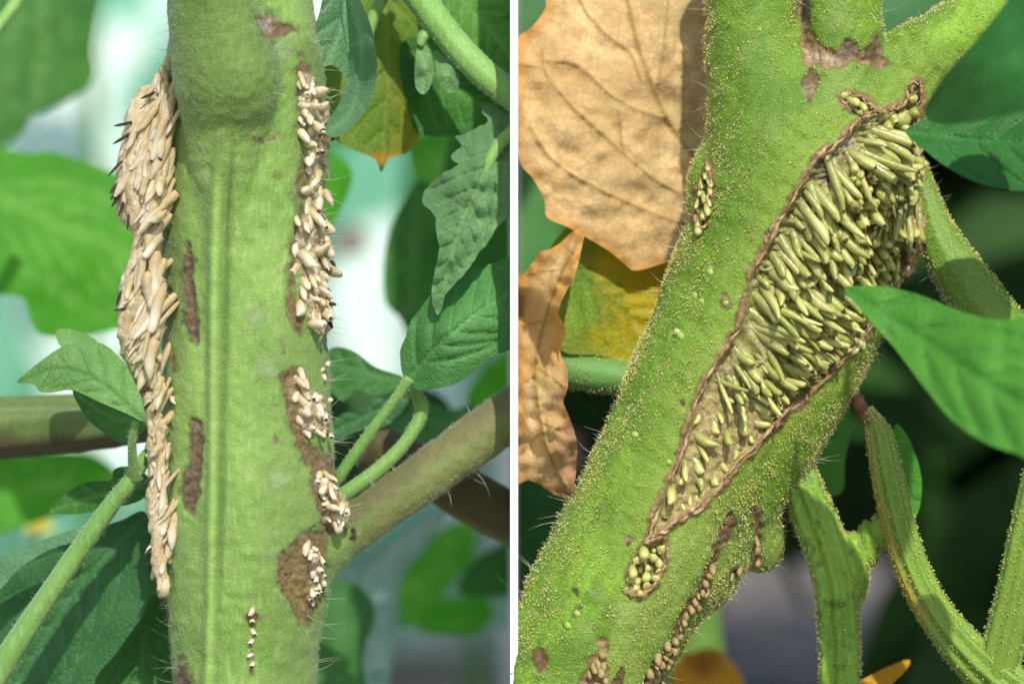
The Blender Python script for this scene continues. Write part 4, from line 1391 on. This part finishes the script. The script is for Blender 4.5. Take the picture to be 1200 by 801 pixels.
stainR([(935, -60), (950, -60), (950, 20), (953, 45), (962, 52), (980, 60), (990, 48), (1000, 50), (1008, 60), (1018, 50), (1024, 36), (1034, 52), (1044, 74), (1030, 78), (1000, 76), (970, 80), (944, 76), (938, 50), (934, 20)], col(150, 122, 80), 2.5, rel=3)
stainR([(940, 56), (955, 60), (975, 66), (985, 66), (985, 74), (950, 74)], col(196, 168, 140), 3, 0.9)
stainR([(936, -40), (948, -40), (948, 10), (944, 30), (937, 20)], col(108, 88, 72), 2)
stainR([(986, 50), (1000, 52), (1008, 66), (990, 70)], col(92, 72, 60), 3, 0.9)
stainR([(1016, 52), (1026, 42), (1036, 64), (1030, 72), (1014, 70)], col(96, 74, 50), 3, 0.9)
stainR([(942, 84), (950, 79), (961, 88), (958, 104), (948, 119), (942, 108)], col(110, 94, 56), 2, rel=1.5)
for (x, y, rx, ry, c) in ((736, 632, 6, 8, (110, 80, 44)), (675, 693, 3, 4, (80, 60, 30)), (676, 717, 5, 6, (140, 120, 70)), (665, 731, 5, 5, (130, 116, 60)), (632, 774, 8, 15, (124, 96, 54)), (850, 355, 6, 8, (140, 130, 70)),
                          (801, 472, 3, 4, (100, 90, 40)), (815, 345, 6, 7, (150, 160, 80)), (744, 508, 4, 4, (150, 150, 80)), (832, 318, 5, 7, (170, 190, 110)), (793, 388, 6, 5, (170, 190, 110)), (605, 690, 5, 18, (110, 84, 50))):
    stainR(disc(x, y, rx, ry), col(*c), 2.5, 0.9, rel=1.0)
stainR([(680, 801), (690, 775), (700, 765), (706, 748), (712, 750), (710, 770), (714, 790), (716, 870), (670, 870)], col(156, 128, 84), 3, rel=3)
stainR([(716, 790), (728, 778), (736, 788), (730, 806), (716, 806)], col(104, 82, 44), 2.5)
strip = [(752, 801), (770, 770), (788, 742), (800, 720), (806, 708), (818, 690), (826, 668), (836, 655), (836, 640), (846, 622), (858, 600), (860, 612), (852, 634), (838, 668), (832, 690), (822, 706), (808, 716), (800, 740), (790, 762), (778, 801), (760, 870), (730, 870)]
stainR(strip, col(136, 108, 72), 3, rel=3)
stainR([(882, 590), (892, 592), (893, 630), (886, 655), (878, 650), (884, 625)], col(136, 108, 80), 3, 0.9, rel=2)
stainR([(852, 670), (864, 660), (868, 672), (856, 678)], col(120, 100, 60), 3, 0.9)
disp += sstep(0.3, 0.9, paint[:, 3]) * (cav < 2) * (1.6 * fbm(P2 / 4.5, 93, 2) + 1.5 * fbm(P2 / 11, 94, 2))
axA, axC = -0.5 * V[:, 0] + 0.866 * V[:, 1], 0.866 * V[:, 0] + 0.5 * V[:, 1]
stri = fbm(np.stack([axC / 9, axA / 95, V[:, 2] / 60], 1), 95, 2)
disp += (cav < 1) * stri * 1.3
blend(tint, np.clip(sstep(0.0, 0.7, fbm(V / 55, 96, 3)) * 0.5 + sstep(70, 0, axC - (0.866 * 700 + 0.5 * 520)) * 0.35 + sstep(0.1, 0.8, stri) * 0.25, 0, 0.6) * (cav < 1) * sstep(0, 70, np.abs(poly_sd(P2, wound))), col(84, 128, 28))
V = V + N * disp[:, None]
V[:, 2] += cav
NR = normals(V, F)
depR = Depth(V[N[:, 2] < 0.5], 600, 1250, -95, 890)
plantR = empty('tomato_plant', W(650, 850, 0) * (1, 1, 0) + (0, 0, GZ), 'slanting green glandular tomato stem torn open over a long wound packed with roots', 'tomato plant')
# shoots above the node become parts of their own
cen = V[F].mean(1)
side = (cen[:, 0] - 1052) * 0.79 - (cen[:, 1] - 92) * 0.61 > 18
midS = (cen[:, 1] < 48) & (cen[:, 0] > 941) & ~side & (cen[:, 0] < 1040)


def sub_obj(sel, name, parent):
    ids, f_ = submesh(sel)
    return obj(name, PW(V[ids]), f_, m_stemR, parent, attrs={'paint': paint[ids], 'tint': tint[ids]})


stem_right = sub_obj(~side & ~midS, 'stem', plantR)
sub_obj(side, 'petiole', plantR)
sub_obj(midS, 'side_shoot', plantR)
Vt, Ft = tube([(640, 848, 0, 94), (625, 1000, 0, 92), (680, 1300, 20, 95), (720, 1800, 60, 95), (740, 2200, 90, 100)], 5, 28)
Vt[:, 0] = np.maximum(Vt[:, 0], XL)
obj('lower_stem', PW(Vt), Ft, m_stemR, plantR, attrs={'paint': np.zeros((len(Vt), 4)), 'tint': np.zeros((len(Vt), 4))})


# --- torn skin curling up along the wound edge
def torn(poly, name, w0, seed, closed=True):
    Q = catmull(np.asarray(poly, float), 5, closed)
    n = len(Q)
    dd = depR(Q[:, 0], Q[:, 1])
    dd = np.minimum.reduce([dd, np.roll(dd, 1), np.roll(dd, -1), np.roll(dd, 2), np.roll(dd, -2)]) if closed else dd
    if closed:
        Q, dd = np.vstack([Q, Q[:1]]), np.r_[dd, dd[:1]]
        n += 1
    u = np.arange(n)
    jx, jy = (fbm(np.stack([u / 2.6, u * 0], 1), seed + k, 3) * 2.2 for k in (5, 7))
    rt = random.Random(seed)
    Vs, Fs, i = [], [], 0
    while i < n - 4:                      # a ragged run of skin, then a gap
        m = min(n - i, rt.randint(5, 16))
        k = np.arange(i, i + m)
        tp = np.sin(np.pi * (np.arange(m) + 0.4) / m) ** 0.6
        r = w0 * np.clip(0.75 + 0.9 * fbm(np.stack([k / 1.4, k * 0 + seed], 1), seed), 0.15, 2.0) * tp
        off = rt.uniform(-1.5, 1.5)
        pts = np.stack([Q[k, 0] + jx[k] + off, Q[k, 1] + jy[k] + off * 0.6, dd[k] + 1.0 - rt.uniform(0, 1.5), np.maximum(r, 0.15)], 1)
        Vt, Ft = tube(pts, 3, 7, rough=0.45, seed=seed + i)
        Vt += np.stack([fbm(Vt / 4, seed + q, 2) for q in range(3)], 1) * w0 * 0.55
        o_ = len(Vs) and sum(len(v) for v in Vs)
        Vs.append(Vt)
        Fs += [[x + o_ for x in f] for f in Ft]
        i += m - rt.randint(-3, 2)
    return obj(name, PW(np.vstack(Vs)), Fs, m_rim, stem_right)


torn(wound, 'torn_edge', 1.7, 1)
torn(pocket, 'torn_edge', 1.4, 2)
torn(notch, 'torn_edge', 1.4, 3)
torn(slit, 'torn_edge', 1.3, 4)
torn([(758, 632), (775, 625), (800, 608), (830, 588), (862, 548)], 'torn_edge', 1.6, 5, False)

torn([(1068, 146), (1076, 170), (1080, 200), (1080, 240), (1075, 275), (1069, 302), (1060, 322), (1048, 334)], 'torn_edge', 4.6, 6, False)
torn([(1004, 142), (1022, 132), (1044, 131), (1062, 119), (1071, 102), (1078, 104)], 'torn_edge', 1.8, 7, False)
torn([(985, 164), (958, 186), (930, 230), (912, 262), (898, 284)], 'torn_edge', 2.3, 8, False)
# --- roots packed into the wound
RR = [root_mesh('root', m_rootR, b, p, seed=k) for k, (b, p) in enumerate(((0.15, 'blunt'), (-0.6, 'nub'), (0.7, 'nub'), (-0.3, 'blunt'), (0.9, 'blunt'), (-0.8, 'nub'), (0.4, 'nub'), (-0.2, 'nub'), (1.1, 'nub'), (0.0, 'blunt'), (-1.0, 'blunt'), (0.3, 'nub')))]
RB = [root_mesh('root', m_rootR, 0.1, 'bead'), root_mesh('root', m_rootR, -0.2, 'bead')]
rr = np.random.default_rng(31)


def root_zone(poly, ang, tilt, Lr, wr_, r, ms=RR, lift=0, ja=12, jt=10, par=None, clip=True):
    pts = poisson(poly, r * (0.8 if ms is RR else 0.86), 2500)
    pts.sort(key=lambda p: p[1])
    for (x, y) in pts:
        L_ = Lr * rr.choice([0.65, 0.8, 0.95, 1.1, 1.25, 1.4])
        a = ang + rr.normal(0, ja)
        t = tilt + rr.normal(0, jt)
        ar, tr = math.radians(a), math.radians(t)
        # back off from the wall so that the root stays inside the wound
        if clip and ms is RR:
            for _ in range(6):
                b0 = np.array([[x - math.cos(ar) * math.cos(tr) * L_ * 0.3, y - math.sin(ar) * math.cos(tr) * L_ * 0.3]])
                if poly_sd_(b0, np.asarray(wound, float))[0] < -5:
                    break
                x, y = x + math.cos(ar) * 4, y + math.sin(ar) * 4
        for _ in range(4):
            tip = np.array([[x + math.cos(ar) * math.cos(tr) * L_ * 0.7, y + math.sin(ar) * math.cos(tr) * L_ * 0.7]])
            if clip and min(poly_sd(tip, wound)[0], poly_sd(tip, pocket)[0], poly_sd(tip, notch)[0]) > -3:
                L_ *= 0.75
            else:
                break
        bx, by = x - math.cos(ar) * math.cos(tr) * L_ * 0.3, y - math.sin(ar) * math.cos(tr) * L_ * 0.3
        place_root('root', ms[rr.integers(len(ms))], bx, by, float(depR(x, y)) + (8.2 if ms is RR else 4) - lift * 0.8 + rr.normal(0, 2), a, t, L_, wr_ * rr.choice([0.5, 0.65, 0.75, 0.85, 1.0]), par or stem_right, rr.uniform(-0.8, 0.8))


root_zone([(1034, 138), (1066, 120), (1072, 110), (1068, 150), (1046, 156)], 70, 55, 24, 16, 12)
root_zone([(992, 160), (1014, 146), (1064, 158), (1078, 190), (1070, 208), (1020, 196), (990, 178)], 30, 10, 58, 15, 12, lift=5)
root_zone([(950, 205), (985, 172), (1000, 190), (996, 240), (985, 280), (952, 250), (930, 250)], 58, 12, 50, 14, 12)
root_zone([(996, 192), (1036, 196), (1038, 258), (1002, 262)], 78, 62, 26, 12.5, 10.5, lift=6)
root_zone([(1036, 206), (1074, 206), (1076, 265), (1036, 270)], 100, 14, 46, 11, 9.5, lift=2)
root_zone([(982, 268), (1074, 266), (1068, 308), (1052, 330), (1000, 330)], 78, 48, 24, 12.5, 10, lift=4)
root_zone([(884, 318), (906, 284), (938, 236), (970, 260), (985, 300), (950, 345), (890, 350)], 58, 20, 42, 14, 12)
root_zone([(872, 372), (884, 345), (950, 340), (1010, 340), (1020, 380), (985, 418), (940, 448), (905, 420)], 36, 8, 54, 13.5, 11, lift=2)
root_zone([(1000, 335), (1040, 340), (1025, 372), (1005, 385)], 60, 15, 44, 14, 12)
root_zone([(832, 446), (856, 408), (900, 420), (930, 450), (900, 470), (850, 470)], 55, 24, 38, 12, 14)
root_zone([(900, 440), (940, 450), (930, 468), (905, 495), (880, 500)], 42, 18, 32, 12, 15)
root_zone([(818, 480), (850, 470), (895, 480), (880, 510), (855, 540), (818, 560), (805, 540)], 55, 34, 26, 13, 21)
root_zone([(775, 600), (800, 545), (826, 560), (842, 560), (820, 586), (780, 612)], 78, 34, 24, 12.5, 15)
root_zone(pocket, 80, 58, 14, 12, 9.5, RB, lift=3)
root_zone(notch, 50, 55, 16, 13, 10, RB, lift=3)
root_zone(slit, 90, 45, 14, 10, 9, RB, lift=2, clip=False)
m_rootB = mat_root('dull_root', col(126, 104, 66), col(164, 144, 98), col(90, 66, 40), 0.55, 0.2)
RD = [root_mesh('root', m_rootB, 0.1, 'bead', 6), root_mesh('root', m_rootB, 0.3, 'nub', 6)]
strip_b = [(750, 801), (772, 768), (796, 735), (808, 708), (822, 688), (830, 668), (838, 662), (832, 690), (820, 706), (806, 722), (790, 762), (776, 801)]
root_zone(strip_b, 100, 45, 12, 9.5, 7.5, RD, lift=1, clip=False)
root_zone([(690, 790), (700, 768), (708, 766), (712, 790), (700, 801)], 80, 50, 12, 10, 9, RD, lift=1, clip=False)
root_zone([(880, 655), (886, 630), (892, 632), (890, 655)], 90, 40, 13, 11, 9, RD, lift=1, clip=False)
root_zone([(852, 674), (864, 662), (870, 670), (858, 680)], 100, 40, 12, 10, 9, RD, lift=1, clip=False)
# small swellings under the skin
RS = root_mesh('root_swelling', mat_root('swelling', col(150, 178, 76), col(172, 192, 100), col(150, 150, 84), 0.45, 0.3, 0.4), 0.1, 'bead')
for (x, y) in ((832, 318), (793, 388), (815, 345), (744, 508), (676, 717), (665, 731), (850, 354), (797, 392), (822, 352), (783, 540)):
    place_root('root_swelling', RS, x, y, float(depR(x, y)) + 6, 90, 70, 8, 8, stem_right, 0.2)

# --- glandular hairs
okp = (NR[:, 2] < 0.45) & (paint[:, 3] < 0.25) & (cav < 1) & (V[:, 1] > -40) & (V[:, 1] < 840)
pick = np.where(okp)[0]
dens = 0.2 + 0.9 * sstep(-0.5, 0.1, stri[pick]) * sstep(-0.4, 0.6, fbm(P2[pick] / 30, 51) + 0.7 * sstep(-0.5, 0.1, NR[pick, 2]) + 0.35 * sstep(60, 0, V[pick, 0] - np.interp(V[pick, 1], [0, 200, 420, 680], [828, 810, 745, 610])))
pick = rng.choice(pick, 30000, p=dens / dens.sum())
pw = W(V[pick, 0] + rng.normal(0, 1.2, len(pick)), V[pick, 1] + rng.normal(0, 1.2, len(pick)), V[pick, 2])
nw = to_world_dir(NR[pick]) + rng.normal(0, 0.25, (len(pick), 3))
nw /= np.linalg.norm(nw, axis=1)[:, None]
gland_mesh('gland_hairs', pw, nw, 1.4 * K * rng.lognormal(0.35, 0.4, len(pick)), 0.45 * K * rng.lognormal(0.1, 0.35, len(pick)), m_gland, stem_right)
pick = rng.choice(np.where(okp)[0], 2600)
dv = to_world_dir(NR[pick]) + rng.normal(0, 0.35, (len(pick), 3))
dv /= np.linalg.norm(dv, axis=1)[:, None]
hair_mesh('fuzz', W(*V[pick].T), dv, rng.uniform(3, 9, len(pick)) * K, 0.16 * K, m_hair, stem_right, bend=0.5, seg=2)
e_ = np.where((np.abs(NR[:, 2]) < 0.3) & (V[:, 1] > -20) & (V[:, 1] < 800) & (V[:, 0] > 612) & (cav < 1))[0]
pick = rng.choice(e_, 90)
dv = to_world_dir(NR[pick]) + rng.normal(0, 0.3, (len(pick), 3))
dv /= np.linalg.norm(dv, axis=1)[:, None]
hair_mesh('long_hair', W(*V[pick].T), dv, rng.uniform(8, 40, len(pick)) * K, 0.32 * K, m_hair, stem_right, bend=0.6, seg=4)

# ================================================================== LEAVES AND SHOOTS AROUND THE RIGHT PLANT


def paint_dry(P, e, v):
    t = np.zeros((len(P), 4))
    n = fbm(P / 40, 61, 4)
    blend(t, sstep(-0.4, 1.0, n) * 0.75 * sstep(0, 60, e), col(214, 196, 134))
    blend(t, sstep(-0.5, 1.0, fbm(P / 45, 63, 4)) * 0.4, col(232, 182, 112))
    blend(t, sstep(14, 2, e + 6 * n) * 0.75, col(216, 148, 52))
    blend(t, sstep(0.4, 1.0, fbm(P / 9, 64, 3)) * 0.2, col(180, 134, 88))
    blend(t, sstep(0.35, 0.9, fbm(P / 55, 65, 3)) * 0.25, col(206, 152, 100))
    blend(t, sstep(0.75, 0.95, fbm(P / 6, 66, 2)) * 0.3, col(140, 100, 62))
    blend(t, np.clip(v, 0, 1) * 0.45, col(160, 134, 66))
    return t


m_dry = mat_leaf('dry_leaf', col(240, 200, 138), col(248, 216, 162), col(160, 130, 66), 0.25, 0.7, paint=True, spec=0.15, fine=700, bump=0.00012, netamt=0.22, net=800)
leaf('dry_leaf', [(598, 62), (625, 30), (640, 8), (655, -40), (870, -40), (858, 60), (850, 120), (845, 190), (828, 250), (812, 292), (772, 310), (745, 317), (735, 312), (715, 295), (690, 280), (665, 266), (641, 255), (638, 235), (625, 210), (612, 195), (606, 170)],
     [(610, 60, 90), (610, 180, 60), (740, 314, 72), (800, 280, 82), (850, -20, 110), (660, -20, 110), (740, 60, 75), (700, 180, 55), (800, 160, 90), (640, 240, 60)], m_dry,
     mid=[(730, -40), (740, 25), (758, 85), (782, 140), (820, 195)], veins=[[(672, -30), (684, 10), (712, 42), (738, 62), (752, 95)], [(636, 58), (640, 85), (668, 122), (710, 160), (760, 205), (800, 228)], [(640, 72), (676, 76), (712, 108), (745, 128), (776, 138)],
            [(606, 74), (636, 80)], [(786, -30), (780, 30), (776, 70), (770, 100)], [(622, 150), (650, 190), (700, 220), (760, 248), (800, 262)], [(725, 130), (728, 160), (730, 178)], [(800, 60), (800, 120), (798, 150)]],
     g=5, vw=1.5, vh=-2.2, puff=-3.5, wr=(7, 30), xlo=XL, label='large dry tan leaf with olive veins behind the top of the slanting stem', cat='leaf', paint=paint_dry, seed=41)


def paint_dry2(P, e, v):
    t = paint_dry(P, e, v)
    n = fbm(P / 22, 71, 3) * 14
    blend(t, sstep(636, 668, P[:, 0] + n) * sstep(360, 420, P[:, 1] + n) * 0.8, col(150, 110, 90))
    blend(t, sstep(490, 430, P[:, 1] + n) * sstep(400, 440, P[:, 1]) * 0.5, col(180, 150, 84))
    blend(t, sstep(560, 575, P[:, 1] + n * 0.3) * 0.7, col(110, 74, 50))
    return t


leaf('dry_leaf', [(598, 330), (612, 322), (625, 306), (630, 296), (650, 290), (668, 274), (685, 266), (682, 290), (673, 325), (662, 345), (655, 365), (663, 390), (655, 410), (664, 430), (665, 450), (660, 470), (668, 490), (676, 520), (674, 560), (669, 586), (640, 572), (620, 562), (598, 548)],
     [(606, 330, 100), (685, 268, 20), (658, 365, -25), (655, 420, 30), (670, 530, -10), (668, 585, 10), (606, 550, 70), (625, 440, 50), (640, 380, 50)], m_dry,
     mid=[(690, 262), (650, 340), (628, 430), (640, 520), (668, 580)], nside=4, vang=62, g=4.5, vw=1.2, vh=-3, puff=-3, wr=(15, 24), xlo=XL, label='shrivelled brown leaf curling inwards against the white board', cat='leaf', paint=paint_dry2, seed=42, serr=2)


def paint_yg(P, e, v):
    t = np.zeros((len(P), 4))
    n = fbm(P / 28, 81, 3) * 26
    blend(t, sstep(660, 740, P[:, 0] + n) * 0.9, col(214, 184, 24))
    blend(t, sstep(370, 400, P[:, 1] + n) * 0.5, col(170, 170, 30))
    return t


m_yg = mat_leaf('leaf_green_yellow', col(112, 150, 30), col(140, 168, 34), col(80, 130, 40), 0.35, paint=True)


def R(name, out, d0, mat, label, dx=0, dy=0, **kw):
    return leaf(name, out, flat(out, d0, dx, dy), mat, label=label, xlo=XL, **kw)


R('leaf', [(640, 300), (690, 255), (780, 290), (815, 320), (800, 400), (745, 424), (700, 416), (660, 412), (640, 380)], 100, m_yg, 'yellow and green blotched leaf below the large dry leaf', 20, -20, mid=[(660, 300), (710, 350), (780, 400)], g=7, paint=paint_yg, seed=43)
m_stalkR = mat_stem('glandular_stalk', col(108, 154, 40), col(134, 176, 58), col(164, 196, 88), 0.45, 0.1, 0.4)
stalk('leaf_stalk', [(636, 430, 100, 19), (664, 434, 88, 21), (720, 442, 75, 21), (790, 455, 60, 21)], m_stalkR, None, 'pale green fuzzy stalk under the yellow and green leaf', 'stalk', xlo=XL, glands=500, ns=28,
      ptint=lambda V, t: blend(t, np.full(len(V), 0.7), col(96, 156, 92)))
m_r_dark = lm('leaf_glossy_dark', (36, 96, 36), (52, 118, 44), (58, 122, 50), 0.2)
m_r_front = lm('leaf_front', (78, 148, 46), (98, 168, 60), (78, 146, 54), 0.35)
leaf('leaf', [(1260, -40), (1200, -20), (1172, 12), (1146, 45), (1110, 85), (1090, 115), (1083, 136), (1105, 146), (1150, 141), (1200, 131), (1260, 124)], [(1090, 130, -320), (1200, 0, -400), (1200, 130, -480), (1150, 80, -420), (1240, 60, -470)], m_r_dark,
     mid=[(1084, 136), (1150, 85), (1260, 40)], nside=4, g=10, wr=(4, 60), label='dark green leaf close in front of the upper right petiole', cat='leaf', seed=44)
leaf('leaf', [(1061, 154), (1085, 140), (1120, 138), (1160, 128), (1260, 108), (1260, 214), (1200, 224), (1150, 216), (1110, 196), (1080, 173)], [(1061, 154, -175), (1130, 140, -165), (1130, 205, -225), (1200, 220, -250), (1200, 170, -215), (1240, 110, -165)], m_r_dark,
     mid=[(1061, 154), (1130, 163), (1260, 172)], nside=4, g=7, vh=5, puff=5, wr=(4, 50), label='glossy green leaf with its tip touching the top of the wound', cat='leaf', seed=45)
leaf('leaf', [(989, 339), (1010, 335), (1040, 336), (1080, 346), (1130, 366), (1180, 375), (1260, 370), (1260, 548), (1190, 531), (1150, 516), (1115, 491), (1080, 450), (1050, 410), (1018, 374)],
     [(989, 339, -230), (1100, 352, -280), (1080, 450, -330), (1200, 375, -360), (1200, 530, -470), (1130, 430, -370), (1220, 450, -430)], m_r_front,
     mid=[(989, 339), (1080, 396), (1160, 450), (1260, 510)], nside=5, g=8, vh=5, puff=4, vw=5, wr=(5, 50), label='blurred bright green leaf pointing at the wound in front of the stalks', cat='leaf', seed=46)
stalk('petiole_stub', [(1072, 190, 60, 12), (1086, 235, 52, 16), (1100, 280, 46, 24), (1130, 330, 40, 31), (1172, 388, 34, 33), (1240, 470, 30, 34), (1340, 580, 30, 34), (1480, 720, 40, 34)], m_stalkR, None, 'sparkling glandular petiole between the wound and the front leaf', 'stalk', ridge=0.06, ns=40, glands=3800, hairs=60, hl=(8, 20),
      ptint=lambda V, t: blend(t, np.full(len(V), 0.5), col(100, 146, 48)))

# forked stalk below the wound
S = Sdf((880, 440, -40), (1100, 880, 90), 2.2)
S.chain([(908, 450, 40, 14), (918, 490, 38, 18), (930, 545, 36, 24), (956, 610, 32, 28), (978, 680, 28, 28), (984, 760, 26, 26), (984, 900, 26, 26)], k=6)
S.chain([(985, 712, 26, 22), (1000, 662, 26, 22), (1020, 632, 30, 19), (1040, 616, 38, 16), (1054, 612, 46, 13)], k=10)
V, F = S.mesh()
N = normals(V, F)
cx_ = np.interp(V[:, 1], [450, 490, 545, 610, 680, 760, 900], [908, 918, 930, 956, 978, 984, 984])
V = V + N * (2.6 * np.cos((V[:, 0] - cx_) / 2.9) + fbm(V / 14, 5) * 1.0)[:, None]
N = normals(V, F)
tint = np.zeros((len(V), 4))
blend(tint, sstep(0.2, 0.8, fbm(V / 12, 8)) * 0.6, col(84, 104, 36))
fk = empty('forked_stalk', W(984, 880, 26), 'ridged green glandular stalk that forks below the wound', 'stalk')
o = obj('stalk', PW(V), F, m_stalkR, fk, attrs={'paint': np.zeros((len(V), 4)), 'tint': tint})
pick = rng.choice(np.where(N[:, 2] < 0.5)[0], 3600)
gland_mesh('gland_hairs', PW(V[pick] + rng.normal(0, 0.8, (len(pick), 3))), to_world_dir(N[pick]), rng.uniform(1.8, 3.6, len(pick)) * K, rng.uniform(0.42, 0.8, len(pick)) * K, m_gland, o)
cs = empty('curved_stalk', W(1180, 850, 10), 'yellow green curved stalk sweeping round to the thicker stalk at its foot', 'stalk')
o = stalk('stalk', [(1016, 480, 4, 5), (1023, 492, 1, 9), (1031, 510, 0, 14), (1039, 552, 0, 17), (1052, 610, 0, 18), (1070, 668, 0, 19), (1098, 720, 0, 20), (1140, 770, 0, 24), (1190, 812, 0, 28), (1260, 860, 0, 30)], m_stalkR, cs, ridge=0.24, nr=9, ns=54, glands=3200, sub=14,
          ptint=lambda V, t: (blend(t, np.full(len(V), 0.45), col(150, 178, 70)), blend(t, sstep(4, -10, V[:, 0] - np.interp(V[:, 1], [484, 552, 610, 668, 720], [1020, 1030, 1044, 1062, 1090])) * 0.75, col(168, 142, 50))))
stalk('side_stalk', [(1166, 800, 0, 24), (1180, 740, -6, 24), (1192, 690, -10, 23), (1206, 620, -16, 22), (1230, 520, -24, 20), (1270, 380, -20, 18), (1330, 230, 0, 16)], m_stalkR, cs, ridge=0.14, ns=48, glands=1500, ptint=lambda V, t: blend(t, np.full(len(V), 0.5), col(150, 170, 70)))
m_with = mat_simple('withered', col(118, 84, 62), col(150, 112, 86), 0.85, 600, 0.1, 0.0003)
Vt, Ft = tube([(976, 428, 20, 5), (990, 446, 14, 6), (1002, 464, 8, 6.5), (1014, 484, 4, 8), (1022, 496, 2, 9), (1028, 508, 0, 5)], 8, 14, rough=0.3, seed=3)
w_o = obj('withered_stalk', PW(Vt), Ft, m_with)
tag(w_o, 'thin withered brown stalk between the wound edge and the curved stalk', 'stalk')
q = np.array([f for f in Ft if len(f) == 4])
nn = normals(Vt, q)
pick = rng.choice(len(Vt), 260)
dv = to_world_dir(nn[pick]) + rng.normal(0, 0.5, (260, 3))
dv /= np.linalg.norm(dv, axis=1)[:, None]
hair_mesh('fuzz', PW(Vt[pick]), dv, rng.uniform(3, 8, 260) * K, 0.4 * K, m_with, w_o, seg=2)
R('leaf', [(940, 470), (985, 452), (997, 500), (990, 540), (986, 578), (950, 574), (938, 520)], 200, m_r_front, 'green leaf glimpsed in the shade behind the forked stalk', 10, 10, g=8, seed=47)
R('leaf', [(900, 490), (945, 470), (955, 520), (940, 560), (905, 560)], 140, m_r_dark, 'dark leaf in the angle under the wound edge', 10, 10, g=8, seed=48)
R('leaf', [(1048, 498), (1066, 515), (1080, 560), (1076, 600), (1062, 606), (1052, 560)], 50, m_r_front, 'narrow leaf behind the upper part of the curved stalk', 10, 10, mid=[(1050, 500), (1068, 600)], g=6, seed=49)


def paint_or(P, e, v):
    t = np.zeros((len(P), 4))
    blend(t, sstep(22, 4, np.hypot((P[:, 0] - 826) * 0.7, P[:, 1] - 776) + 6 * fbm(P / 8, 3)) * 0.85, col(120, 70, 24))
    return t


m_or = mat_leaf('leaf_orange', col(226, 172, 36), col(216, 146, 30), col(190, 150, 50), 0.35, paint=True)
R('leaf', [(794, 775), (812, 764), (832, 758), (850, 768), (870, 795), (884, 860), (785, 860)], 300, m_or, 'blurred orange yellow leaf with a brown spot below the stem', 10, -10, g=7, paint=paint_or, seed=50)
R('leaf', [(990, 812), (1025, 788), (1064, 772), (1062, 784), (1042, 804), (1000, 850)], 110, m_or, 'pointed orange leaf tip between the forked and curved stalks', 10, -10, g=6, paint=paint_or, seed=51)
R('leaf', [(598, 180), (640, 195), (660, 240), (655, 300), (620, 330), (598, 330)], 560, m_l_mid, 'soft green blurred leaf in the gap between the two dry leaves', 10, 10, g=14, seed=52)
R('leaf', [(598, -40), (680, -40), (660, 20), (625, 60), (598, 75)], 430, m_l_blue, 'blue green blurred leaf behind the corner of the large dry leaf', 10, 10, g=14, seed=53)
R('leaf', [(1020, -40), (1120, -40), (1110, 20), (1050, 45), (1022, 40)], 240, m_l_blue, 'shaded leaf seen through the fork above the petiole', 10, 10, g=10, seed=54)
stalk('leaf_stalk', [(800, 640, 1000, 30), (815, 760, 1000, 34), (820, 880, 1000, 36)], m_stalkR, None, 'thick blurred green stalk behind the orange leaf', 'stalk', ptint=lambda V, t: blend(t, np.full(len(V), 0.6), col(78, 130, 60)))
R('leaf', [(598, 540), (640, 560), (668, 600), (640, 660), (598, 690)], 260, m_r_dark, 'dark blurred leaf under the shrivelled brown leaf', 10, 10, g=12, seed=55)

# ------------------------------------------------------------------ the 300 largest roots of each stem stay single pieces; the smallest are one part
bpy.context.view_layer.update()
for st_ in (stem_left, stem_right):
    rs_ = sorted((c for c in st_.children if c.name.split('.')[0] == 'root'), key=lambda c: -c.scale[0] * c.scale[1])[300:]
    Vs, Fs, tip_, al_, mi_, mats_, k0 = [], [], [], [], [], [], 0
    for c in rs_:
        me = c.data
        co = np.empty(len(me.vertices) * 3)
        me.vertices.foreach_get('co', co)
        M = np.array(c.matrix_local)
        Vs.append(co.reshape(-1, 3) @ M[:3, :3].T + M[:3, 3])
        for nm, lst in (('tip', tip_), ('along', al_)):
            a = np.empty(len(me.vertices), np.float32)
            me.attributes[nm].data.foreach_get('value', a)
            lst.append(a)
        if me.materials[0] not in mats_:
            mats_.append(me.materials[0])
        for p in me.polygons:
            Fs.append([v + k0 for v in p.vertices])
            mi_.append(mats_.index(me.materials[0]))
        k0 += len(me.vertices)
        bpy.data.objects.remove(c)
    if Vs:
        o = obj('small_roots', np.vstack(Vs) + parent_loc(st_), Fs, mats_[0], st_, attrs={'tip': np.concatenate(tip_), 'along': np.concatenate(al_)})
        for m in mats_[1:]:
            o.data.materials.append(m)
        o.data.polygons.foreach_set('material_index', np.array(mi_, np.int32))
        o['kind'] = 'stuff'
